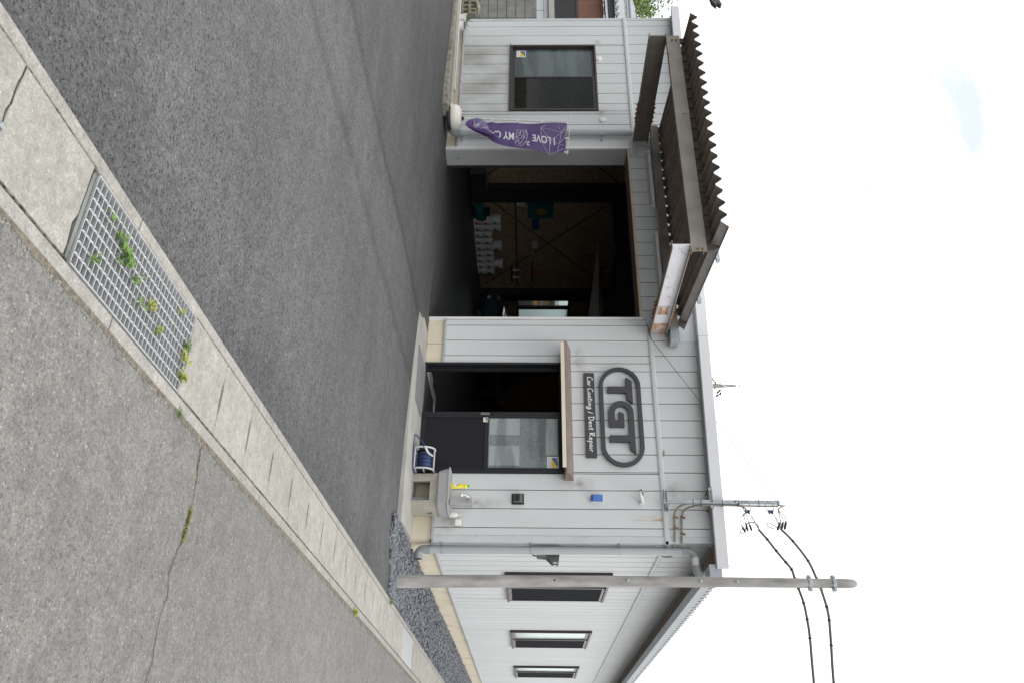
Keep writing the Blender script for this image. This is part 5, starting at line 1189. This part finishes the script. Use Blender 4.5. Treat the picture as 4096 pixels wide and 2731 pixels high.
# print on the cloth: words read downwards, plus the polygon lines
def onflag(x, z, off=.0022):
    u = (x - interp(Lx, z)) / (interp(Rx, z) - interp(Lx, z)); u = min(1, max(0, u)); return (x, cloth_y(u, z + .045 * u) - off, z)
pr = MB()
def flagtext(t, x0, x1, z0, z1, sk=0):
    a = MB(); put_text(a, t, x0, x1, z0, z1, 0, 0, 'down', .022); pr.add([(*onflag(x - sk * (z1 - z), z)[:1], onflag(x - sk * (z1 - z), z)[1] - .001, z) for x, y, z in a.v], a.f)
flagtext('I LOVE', -6.735, -6.59, 1.60, 1.98, .17); flagtext('MY CAR', -6.852, -6.70, .80, 1.29, .13); flagtext('2', -6.655, -6.565, 1.50, 1.56)
def fl(pts, r=.0032):
    p = []
    for (xa, za), (xb, zb2) in zip(pts[:-1], pts[1:]):
        for k in range(4): p.append(onflag(xa + (xb - xa) * k / 4, za + (zb2 - za) * k / 4, .004))
    p.append(onflag(*pts[-1], .004)); pr.tube(p, r, 4)
def D4(x, y):   # photo measurements of the polygon pattern, converted to wall-plane metres
    return (-7.168 + (y - 345) * .001345 + (x - 350) * 5.8e-5, .534 + (x - 350) * .001005 - (y - 345) * .00010)
for pl in ([(1565, 455), (1640, 405)], [(1565, 455), (1920, 515), (1850, 412)], [(1920, 515), (1980, 410)], [(1920, 515), (2010, 440)], [(1920, 515), (1890, 685), (1985, 720)], [(1565, 455), (1740, 648), (1920, 515)], [(1565, 455), (1580, 570), (1610, 700), (1745, 875), (1740, 648), (1890, 685), (1880, 805)], [(1745, 875), (1975, 770)], [(1610, 655), (1740, 648)], [(1890, 685), (1980, 575), (2000, 450)]):
    fl([D4(*p) for p in pl])
gx = [(1165, 490), (1160, 630), (1255, 635), (1260, 590), (1225, 580), (1235, 510), (1275, 510), (1290, 640), (1245, 710), (1215, 705), (1215, 655), (1160, 660), (1155, 700), (1200, 740), (1270, 755), (1330, 700), (1352, 600), (1330, 495), (1165, 490)]
fl([D4(*p) for p in gx], .0036)
for a, b in (((1165, 490), (1225, 580)), ((1160, 630), (1225, 580)), ((1160, 630), (1235, 510)), ((1275, 510), (1330, 560)), ((1290, 600), (1345, 640)), ((1345, 560), (1290, 640)), ((1245, 710), (1330, 690)), ((1215, 705), (1270, 755)), ((1155, 700), (1215, 655)), ((1330, 495), (1290, 600)), ((1300, 495), (1345, 560))): fl([D4(*a), D4(*b)], .0026)
pr.build('print', 'flag_print', BN)
pr = MB()
mb2 = MB(); put_text(mb2, 'MO', -6.98, -6.90, .60, .71, -.603, 0, 'down')
ca, sa = math.cos(.7), math.sin(.7); mb2.v = [(-6.94 + (x + 6.94) * ca - (z - .655) * sa, y, .655 + (x + 6.94) * sa + (z - .655) * ca) for x, y, z in mb2.v]; mb2.build('print', 'flag_print', BN)
mb2 = MB()
for a, b in (((-7.13, .60), (-6.93, .63)), ((-6.93, .63), (-6.86, .82)), ((-6.93, .63), (-7.07, .80)), ((-7.13, .60), (-7.10, .70)), ((-6.93, .63), (-6.88, .72)), ((-6.86, .72), (-6.90, .86))): mb2.tube([(a[0], -.606, a[1]), (b[0], -.606, b[1])], .0028, 4)
mb2.build('print', 'flag_print', BN)
# ------------------------------------------------------------------ pots, cinder blocks
def pot(x, r0, r1, z0, z1, mt, lb, seed):
    P = thing('plant_pot', lb, 'plant pot', (x, -.3, z0), 'aloe pots by the far corner')
    MB().lathe((x, -.30, z0), [(r0, 0), (r1, z1 - z0), (r1 + .004, z1 - z0), (r1 + .004, z1 - z0 + .01), (r1 - .008, z1 - z0 + .008), (r1 - .012, z1 - z0 - .02)], 24).build('pot', mt, P, smooth=True)
    rr2 = random.Random(seed); mb = MB()
    for k in range(26):
        a = rr2.random() * 6.3; el = rr2.uniform(-.3, 1.2); L_ = rr2.uniform(.07, .15); bx, by = rr2.uniform(-.04, .04), rr2.uniform(-.04, .04)
        d = Vector((math.cos(a) * math.cos(el), math.sin(a) * math.cos(el), math.sin(el)))
        p = Vector((x + bx, -.3 + by, z1 + .005)); mb.tube([p, p + d * L_ * .5 + Vector((0, 0, .01)), p + d * L_], [.006, .004, .0006], 5)
    mb.build('spiky_leaves', 'aloe', P)
pot(-10.03, .075, .10, .178, .325, 'white_plastic', 'tapered white pot with teal rim of spiky aloe', 11); pot(-9.83, .088, .092, .178, .285, 'white_plastic', 'squat white pot of spiky aloe in front of the siding', 12)
def cinder(z, x, y, a, lb):
    T = thing('concrete_block', lb, 'concrete block', (x, y, z), 'hollow blocks stacked on the asphalt')
    for k in range(4):
        q = -.195 + k * .12; MB().box(x + q, x + q + .03, y - .05, y + .05, z, z + .10 if True else z).build('web', 'cinder', T)
    MB().box(x - .195, x + .195, y - .05, y + .05, z + .10, z + .12).box(x - .195, x + .195, y - .05, y + .05, z - .02, z).build('shell', 'cinder', T, bevel=.004)
    T.rotation_euler = (0, 0, a)
cinder(.21, -10.86, .12, .1, 'mossy hollow concrete block at the bottom of the stack'); cinder(.355, -10.86, .12, -.05, 'hollow concrete block lying on the mossy one')
mb = MB(); rr2 = random.Random(8); mb.rock((-10.90, .12, .50), .13, rr2, .5); tag(mb.build('broken_concrete', 'cinder'), 'broken lump of concrete on top of the hollow blocks', 'rubble')
# ------------------------------------------------------------------ neighbour: block wall, house, roof ornament, tree, net
BW = thing('block_wall', 'grey concrete block wall beyond the left end of the workshop', 'wall', (-13, .5, 0))
bm = mesh_only(MB().box(.004, .386, 0, .10, .004, .186), 'block', 'block_grey')
for r in range(8):
    for c in range(14):
        x = -11.0 - .39 * (c + 1) + (.0 if r % 2 else 0.0)
        if x > -16.6: inst(bm, 'block', BW, (x, .45, .12 + .19 * r), (1, 1, .97))
for r in range(8):
    for c in range(30): inst(bm, 'block', BW, (-11.35, .60 + .39 * c + 8.6, .12 + .19 * r), (1, 1, .97), (0, 0, pi / 2)) if r > 4 else None
MB().box(-16.5, -11.0, .47, .54, .1, 1.635).box(-11.44, -11.36, .6, 24, .1, 1.60).build('mortar_core', 'joint', BW)
MB().box(-16.5, -11.0, .445, .555, 1.636, 1.69).build('coping', 'block_grey', BW)
MB().box(-11.46, -11.33, .56, 24, 1.64, 1.68).build('coping', 'block_grey', BW)
H = thing('neighbour_house', 'neighbouring house with brown tiled wall and grey tile roof', 'house', (-17, 6, 0))
hx0, hx1, hy = -22, -13.3, 2.6
MB().box(hx0, hx1, hy, 14, 0, 2.0).build('lower_wall', 'house_white', H); MB().box(hx0, hx1, hy - .004, 14, 2.0, 3.36).build('wall', 'house_tile', H)
for z in (1.89, ): MB().box(hx0, hx1, hy - .006, hy, z, z + .008).build('panel_joint', 'joint', H)
MB().box(-13.985, -13.98, hy - .006, hy, .5, 1.89).build('panel_joint', 'joint', H)
MB().box(hx0, hx1 + .02, hy - .09, hy - .005, 2.01, 2.15).build('shutter_box', 'house_beige', H)
for k in range(19): MB().box(-15.5, -13.32, hy - .055, hy - .035, 2.165 + k * .027, 2.18 + k * .027).build('shutter_slat', 'shutter_dark', H)
MB().box(-15.5, -13.32, hy - .035, hy - .01, 2.15, 2.74).build('shutter_back', 'dark_paint', H)
MB().box(-15.5, -13.32, hy - .07, hy - .005, 2.68, 2.73).build('shutter_rail', 'bronze', H)
for k in range(5): MB().box(hx0, hx1, hy - .0065, hy - .003, 2.82 + k * .11, 2.825 + k * .11).build('tile_joint', 'joint', H)
for k in range(9): MB().box(-15 + k * .22, -14.996 + k * .22, hy - .0065, hy - .003, 2.74, 3.3).build('tile_joint', 'joint', H)
MB().box(hx0, hx1 + .3, hy - .3, hy + .0, 3.37, 3.42).build('eave_trim', 'house_white', H); MB().box(hx0, hx1 + .3, hy - .28, hy + .2, 3.42, 3.60).build('soffit', 'dark_paint', H)
# lean-to behind, seen through the workshop's far window
AX = thing('neighbour_shed', 'orange panelled lean-to with corrugated roof outside the far window', 'shed', (-15, 18, 0))
MB().box(-20, -13.3, 14.2, 27, 0, 2.46).build('wall', 'house_beige', AX)
for k in range(16):
    MB().box(-13.3, -13.27, 14.25 + .6 * k, 14.84 + .6 * k, 1.58, 1.90).build('wall_panel', 'house_orange', AX); MB().box(-13.3, -13.27, 14.25 + .6 * k, 14.84 + .6 * k, 2.0, 2.45).build('wall_panel', 'house_brown', AX)
MB().box(-13.27, -13.25, 14.2, 27, 1.90, 1.995).build('rail', 'house_tile', AX); MB().box(-13.25, -13.24, 14.2, 27, 1.975, 1.99).build('rail', 'trim', AX)
MB().box(-13.27, -13.22, 14.2, 27, 2.46, 2.54).build('fascia_board', 'house_tile', AX)
for k in range(60): MB().tube([(-13.12, 14.3 + k * .2, 2.60), (-16.5, 14.3 + k * .2, 4.0)], .055, 8).build('roof_rib', 'deck_top', AX)
MB().prism([(-13.1, 2.57), (-16.5, 3.97), (-16.5, 3.9), (-13.1, 2.5)], 'y', 14.2, 27).build('roof_sheet', 'deck_top', AX)
tile = MB(); pts = [(.0, 0), (.05, .035), (.10, .045), (.15, .035), (.2, 0), (.24, -.015)]
for i in range(5):
    x, z = pts[i]; x2, z2 = pts[i + 1]; tile.add([(x, 0, z), (x2, 0, z2), (x2, .26, z2 + .02), (x, .26, z + .02), (x, 0, z - .02), (x2, 0, z2 - .02)], [(0, 1, 2, 3), (4, 5, 1, 0)])
tm = mesh_only(tile, 'roof_tile', 'roof_tile')
MB().add([(-16.5, hy - .33, 3.60), (hx1 + .35, hy - .33, 3.60), (hx1 + .35, hy + 2.2, 4.6), (-16.5, hy + 2.2, 4.6)], [(0, 1, 2, 3)]).build('roof_underlay', 'roof_tile_dark', H)
for r in range(9):
    for c in range(13): inst(tm, 'roof_tile', H, (hx1 + .1 - .24 * (c + 1), hy - .36 + r * .23, 3.62 + r * .091), (1, 1, 1), (math.radians(17), 0, 0))
ends = mesh_only(MB().lathe((0, 0, 0), [(.055, 0), (.055, -.03), (.001, -.03)], 14, 'y'), 'tile_end', 'roof_tile')
for c in range(13): inst(ends, 'tile_end', H, (hx1 + .1 - .24 * (c + 1) + .1, hy - .37, 3.635))
MB().tube([(-16.5, hy + .55, 4.16), (hx1 + .6, hy + .45, 4.06)], .045, 10).tube([(-16.5, hy + .52, 4.08), (hx1 + .6, hy + .42, 3.98)], .02, 8).build('roof_gutter', 'gutter_grey', H)
# upper storey roof corner with its ridge tile ornament and an aerial
H2 = thing('roof_ridge_end', 'dark ornamental ridge tile of a taller roof against the sky', 'roof ornament', (-23, 9, 8.4))
MB().prism([(-23.3, 8.18), (-22.80, 8.25), (-22.56, 8.40), (-22.72, 8.44), (-22.60, 8.56), (-22.66, 8.62), (-22.86, 8.56), (-23.3, 8.60)], 'y', 9.1, 9.28).build('ridge_tile', 'roof_tile_dark', H2, bevel=.02)
MB().prism([(-30, 7.9), (-23.2, 7.9), (-23.2, 8.45), (-30, 8.45)], 'y', 9.05, 9.35).build('ridge', 'roof_tile_dark', H2)
MB().prism([(3, 6), (9.15, 6), (9.15, 8.0)], 'x', -30, -23.6).build('roof', 'roof_tile_dark', H2); MB().box(-30, -24, 4.5, 8.5, 0, 6).build('wall', 'house_white', H2)
AN = MB(); AN.tube([(-24.2, 9.0, 8.3), (-24.2, 9.0, 9.95)], .02, 6); AN.tube([(-24.2, 9.0, 9.9), (-22.55, 9.4, 9.83)], .008, 5)
for k in range(8): AN.tube([(-24.0 + k * .2, 9.05 + k * .048, 9.75), (-24.0 + k * .2, 9.05 + k * .048, 10.0)], .004, 4)
tag(AN.build('television_aerial', 'wire_thin'), 'thin television aerial reaching into the top of the sky', 'aerial')
T = thing('tree', 'light green leafy tree behind the house roof', 'tree', (-20.6, 6.2, 0))
mb = MB(); mb.tube([(-20.6, 6.2, 0), (-20.5, 6.2, 2.5), (-20.3, 6.25, 4.2)], [.16, .12, .06], 10)
rt = random.Random(21)
for k in range(14):
    a = rt.random() * 6.3; mb.tube([(-20.4, 6.2, rt.uniform(2.6, 4)), (-20.4 + math.cos(a) * .7, 6.2 + math.sin(a) * .7, rt.uniform(4, 4.8)), (-20.4 + math.cos(a) * 1.2, 6.2 + math.sin(a) * 1.2, rt.uniform(4.4, 5.6))], [.04, .02, .006], 5)
mb.build('trunk', 'bark', T); mb = MB(); cl = [(-20.1 + rt.gauss(0, .6), 6.2 + rt.gauss(0, .6), 4.95 + rt.gauss(0, .45), rt.uniform(.25, .5)) for k in range(75)]
for x, y, z, r in cl:
    for k in range(170):
        a, b = rt.random() * 6.3, math.acos(rt.uniform(-1, 1)); q = r * rt.random() ** .4
        c = Vector((x + q * math.sin(b) * math.cos(a), y + q * math.sin(b) * math.sin(a), z + q * math.cos(b))); s = rt.uniform(.03, .055)
        u = Vector((rt.gauss(0, 1), rt.gauss(0, 1), rt.gauss(0, 1))).normalized(); v = u.orthogonal().normalized()
        mb.add([c - u * s, c + v * s * .5, c + u * s, c - v * s * .5], [(0, 1, 2, 3)])
mb.build('crown', 'tree_leaf', T)
NT = MB()
for z in (4.30, 4.44, 4.59, 4.755, 4.915, 5.115, 5.3): NT.tube([(-20, 1.4, z), (-14.9, 4.45, z)], .006, 5)
for q in (-20, -14.9): NT.tube([(q, 1.4 + (q + 20) * .598, 0), (q, 1.4 + (q + 20) * .598, 5.4)], .03, 6)
tag(NT.build('safety_net', 'net_green'), 'green horizontal net cords strung before the leafy tree', 'net')
# ------------------------------------------------------------------ far utility pole and wires
UP = thing('utility_pole', 'distant grey utility pole with insulators above the roof edge', 'utility pole', (-15.13, 25.2, 0))
MB().tube([(-15.13, 25.2, 0), (-15.13, 25.22, 10.9), (-15.13, 25.22, 11.75)], [.16, .10, .05], 12).build('shaft', 'pole_concrete', UP)
MB().tube([(-15.13, 25.22, 11.75), (-15.14, 25.22, 11.96)], .02, 6).tube([(-15.19, 25.2, 11.93), (-15.05, 25.26, 11.93)], .02, 6).build('tip', 'galv', UP)
mb = MB().box(-15.45, -15.38, 25.0, 25.1, 10.55, 10.65); mb.tube([(-15.42, 25.05, 10.58), (-15.06, 25.3, 10.96)], .03, 6); mb.tube([(-15.3, 25.1, 10.75), (-15.0, 25.3, 10.72)], .04, 6); mb.build('cross_arm', 'steel_brown', UP)
for x, z in ((-15.28, 10.90), (-15.12, 11.02), (-15.04, 11.1)): MB().lathe((x, 25.1, z), [(.03, 0), (.05, .02), (.03, .05), (.05, .07), (.03, .1), (.045, .12), (.02, .16)], 10).build('insulator', 'porcelain_white', UP)
mb = MB()
for a, b in (((-14.93, 10.98), (-14.80, 10.86)), ((-14.84, 10.88), (-14.70, 10.76)), ((-14.78, 10.98), (-14.62, 10.9)), ((-14.66, 10.86), (-14.52, 10.70)), ((-15.52, 10.57), (-15.48, 10.62))):
    mb.tube([(a[0], 25.2, a[1]), ((a[0] + b[0]) / 2, 25.2, (a[1] + b[1]) / 2), (b[0], 25.2, b[1])], [.02, .055, .03], 8)
mb.build('strain_insulator', 'black_rubber', UP)
mb = MB(); mb.tube(smoothpts([(-15.5, 25.1, 10.9), (-15.35, 25.1, 11.1), (-15.2, 25.1, 11.2), (-15.1, 25.1, 11.22), (-14.9, 25.1, 11.2), (-14.7, 25.1, 11.05)], 4), .008, 4); mb.build('jumper_wire', 'wire_thin', UP)
WL = ['second highest faint overhead wire behind the roof'] * 8; WL = ['third highest faint overhead wire right of the post', 'second highest faint overhead wire right of the post', 'highest faint overhead wire right of the post', 'fifth highest faint overhead wire right of the post', 'fourth highest faint overhead wire right of the post', 'second lowest faint overhead wire just over the eave', 'third lowest faint overhead wire above the eave', 'lowest faint overhead wire just over the eave']
for i, (z0, z1, x0) in enumerate(((13.667, 13.639, -9.8), (13.83, 13.749, -9.8), (14.153, 14.029, -10.2), (11.757, 11.767, -9.8), (12.113, 12.111, -9.8), (10.59, 10.63, -9.8), (10.86, 10.89, -9.8), (10.29, 10.29, -9.8))):
    dx = -5.16 + 9.77; sl = (z1 - z0) / 4.61
    o = MB().tube([(-60, 22.4, z0 - sl * 50 + 1.0), (-9.77, 51.47, z0), (-5.16, 54.13, z1), (60, 91.8, z1 + sl * 65)], .011, 4).build('overhead_wire', 'wire_thin'); tag(o, WL[i], 'wire', 'faint overhead wires in the sky')
o = MB().tube([(-40, 11, 11.2), (-16.85, 24.25, 11.71), (-15.15, 25.2, 11.93)], .006, 4).build('overhead_wire', 'wire_thin'); tag(o, 'fine earth wire ending at the tip of the utility pole', 'wire')
# ------------------------------------------------------------------ inside the workshop
CA = thing('parked_car', 'dark teal car parked inside the dim workshop', 'car', (-8.35, 9.8, .09))
# long axis = Y, nose towards the opening
st = [(7.78, .60, .34, .60), (7.84, .74, .28, .74), (8.0, .81, .24, .84), (8.4, .84, .22, .92), (9.0, .85, .22, .98), (9.8, .85, .22, 1.0), (10.6, .85, .22, 1.0), (11.2, .84, .24, .99), (11.6, .80, .28, .95), (11.78, .68, .36, .82)]
mb = MB(); NP = 18
for (y, hw, zb_, zt_) in st:
    for k in range(NP):
        a = 2 * pi * k / NP; ce, se_ = math.cos(a), math.sin(a)
        x = -8.35 + hw * math.copysign(abs(ce) ** .55, ce); z = .0 + (zb_ + zt_) / 2 + (zt_ - zb_) / 2 * math.copysign(abs(se_) ** .6, se_); mb.v.append((x, y, z))
for i in range(len(st) - 1):
    for k in range(NP): k2 = (k + 1) % NP; mb.f.append((i * NP + k, i * NP + k2, (i + 1) * NP + k2, (i + 1) * NP + k)); mb.m.append(0)
mb.f.append(tuple(range(NP - 1, -1, -1))); mb.f.append(tuple(range((len(st) - 1) * NP, len(st) * NP))); mb.m += [0, 0]
mb.build('body', 'car_paint', CA, smooth=True)
mb = MB(); mb.prism([(9.05, .97), (9.65, 1.24), (10.5, 1.26), (11.15, .98)], 'x', -8.98, -7.72); mb.build('cabin', 'car_glass', CA, bevel=.08)
for x in (-9.15, -7.55):
    for y in (8.5, 11.05):
        s_ = -1 if x < -8.35 else 1
        t = MB().lathe((x, y, .37), [(.17, -.09), (.285, -.09), (.30, -.05), (.30, .05), (.285, .09), (.17, .09)], 28, 'x').build('tyre', 'tyre', CA, smooth=True)
        mb = MB().lathe((x, y, .37), [(.17, -.06), (.18, .07 * s_), (.05, .08 * s_), (.001, .08 * s_)], 10, 'x'); mb.build('wheel_rim', 'rim', CA)
for x in (-8.93, -7.77):
    MB().lathe((x, 7.84, .70), [(.085, 0), (.08, -.03), (.001, -.045)], 16, 'y').build('headlight', 'chrome', CA, smooth=True); MB().lathe((x, 7.79, .46), [(.05, 0), (.045, -.02), (.001, -.025)], 14, 'y').build('fog_light', 'jamb', CA)
def pail(loc, lb, red):
    P = thing('paint_pail', lb, 'pail', loc, 'white pails stacked along the wall'); x, y, z = loc
    MB().lathe(loc, [(.125, 0), (.138, .195), (.145, .197), (.145, .222), (.139, .226), (.001, .226)], 20).build('bucket', 'pail_white', P, smooth=True)
    mb = MB()
    for k in range(3): mb.box(x + .137, x + .143, y - .04 + k * .03, y - .022 + k * .03, z + .05, z + .09 + k * .02)
    mb.tube([(x + .115, y - .09, z + .05), (x + .142, y - .03, z + .10), (x + .125, y + .08, z + .17)], .004, 4); mb.build('printed_mark', 'pail_red' if red else 'pail_green', P)
    return P
heights = [3, 3, 2, 2, 3, 2, 2, 3, 2]; ords = ['first', 'second', 'third', 'fourth', 'fifth', 'sixth', 'seventh', 'eighth', 'last']; lev = {0: 'bottom', 1: 'middle', 2: 'top'}
p0 = pail((-10.02, 5.80, .118), 'white pail with a red mark, bottom of the stack nearest the opening', True)
g0 = None
for s_i, hgt in enumerate(heights):
    for l in range(hgt):
        loc = (-10.02, 5.80 + .277 * s_i, .118 + .236 * l)
        nm = ('bottom' if l == 0 else 'top' if l == hgt - 1 else 'middle')
        if s_i == 0 and l == 0: continue
        if s_i == 0 and l == 1: copy_tree(p0, loc, 'white pail with a red mark, middle of the stack nearest the opening'); continue
        lb = 'white pail with a green mark, %s of the %s stack from the opening' % (nm, ords[s_i])
        if g0 is None: g0 = pail(loc, lb, False)
        else: copy_tree(g0, loc, lb)
def wallpiece(name, y0, y1, z0, z1, mt, lb, cat, x=-10.19, t=.02):
    o = MB().box(x, x + t, y0, y1, z0, z1).build(name, mt); return tag(o, lb, cat)
wp = thing('wall_poster', 'teal poster with a yellow oval on the inside wall', 'poster', (-10.18, 5.54, 1.85))
MB().box(-10.19, -10.18, 5.11, 5.97, 1.51, 2.17).build('sheet', 'poster_teal', wp); MB().lathe((-10.18, 5.70, 1.86), [(.14, 0), (.13, .004)], 20, 'x').build('oval_emblem', 'poster_yellow', wp)
wallpiece('paper_notice', 5.15, 5.47, 1.21, 1.43, 'pail_white', 'white paper notice pinned left of the teal poster', 'notice'); wallpiece('blue_sheet', 6.01, 6.43, 1.62, 1.81, 'poster_blue', 'small blue sheet below the teal poster', 'sheet')
wallpiece('tool_shelf', 5.1, 8.9, 1.19, 1.22, 'dark_paint', 'long dark tool shelf along the inside wall', 'shelf', -10.195, .12); wallpiece('clipboard', 6.95, 7.25, 1.62, 1.77, 'pail_white', 'pale clipboard hanging on the inside wall', 'clipboard')
wallpiece('wall_switch', 7.45, 7.55, 1.62, 1.68, 'pail_white', 'white switch plate on the inside wall', 'switch')
for k in range(5): tag(MB().tube([(-10.15, 5.60 + k * .18, .86), (-10.15, 5.60 + k * .18, 1.19)], .006, 6).build('hanging_rod', 'chrome'), ['leftmost', 'second', 'middle', 'fourth', 'rightmost'][k] + ' thin steel rod hanging from the tool shelf', 'rod', 'rods hanging under the shelf')
for k, (y, z, mt, cname) in enumerate(((8.15, 1.08, 'pail_white', 'white'), (8.32, 1.06, 'chrome', 'silver'), (8.5, 1.08, 'pail_white', 'tall white'))):
    tag(MB().lathe((-10.08, y, z), [(.035, 0), (.035, .15), (.012, .18), (.012, .22)], 12).build('spray_bottle', mt), cname + ' spray bottle on the wall at the far end of the pails', 'bottle')
tag(MB().lathe((-10.10, 8.3, 1.66), [(.05, 0), (.05, .13), (.001, .13)], 14).build('tin', 'pail_red'), 'red tin standing on a wall bracket above the bottles', 'tin'); wallpiece('bracket_shelf', 7.9, 8.7, 1.62, 1.655, 'dark_paint', 'short dark bracket shelf carrying the red tin', 'shelf', -10.195, .16)
wallpiece('bottle_rack', 8.0, 8.65, 1.04, 1.075, 'dark_paint', 'dark rack with spray bottles near the column', 'rack', -10.195, .16)
PW = thing('air_compressor', 'small air compressor with coiled hose by the first column', 'compressor', (-9.9, 5.35, .12))
MB().lathe((-9.9, 5.35, .30), [(.001, -.22), (.12, -.2), (.13, .2), (.001, .22)], 16, 'y').build('tank', 'poster_teal', PW, smooth=True); MB().box(-9.98, -9.83, 5.25, 5.45, .43, .56).build('motor', 'rim', PW, bevel=.02)
mb = MB(); mb.tube([(-9.85 + .02 * math.cos(k * .7), 5.5 + .13 * math.cos(k * .5), .33 + .13 * math.sin(k * .5)) for k in range(60)], .010, 6); mb.build('hose', 'black_rubber', PW)
MB().box(-9.99, -9.96, 5.2, 5.24, .1, .2).build('foot', 'dark_paint', PW)
MB().box(-9.84, -9.81, 5.46, 5.5, .1, .2).build('foot', 'dark_paint', PW)
TC = thing('tool_trolley', 'dark tool trolley just inside the garage opening', 'trolley', (-9.9, 4.1, .12)); MB().box(-10.1, -9.75, 3.75, 4.4, .15, .55).build('body', 'meter_dark', TC, bevel=.01)
for k in range(3): MB().box(-9.75, -9.74, 3.78, 4.37, .18 + k * .12, .27 + k * .12).build('drawer', 'rim', TC)
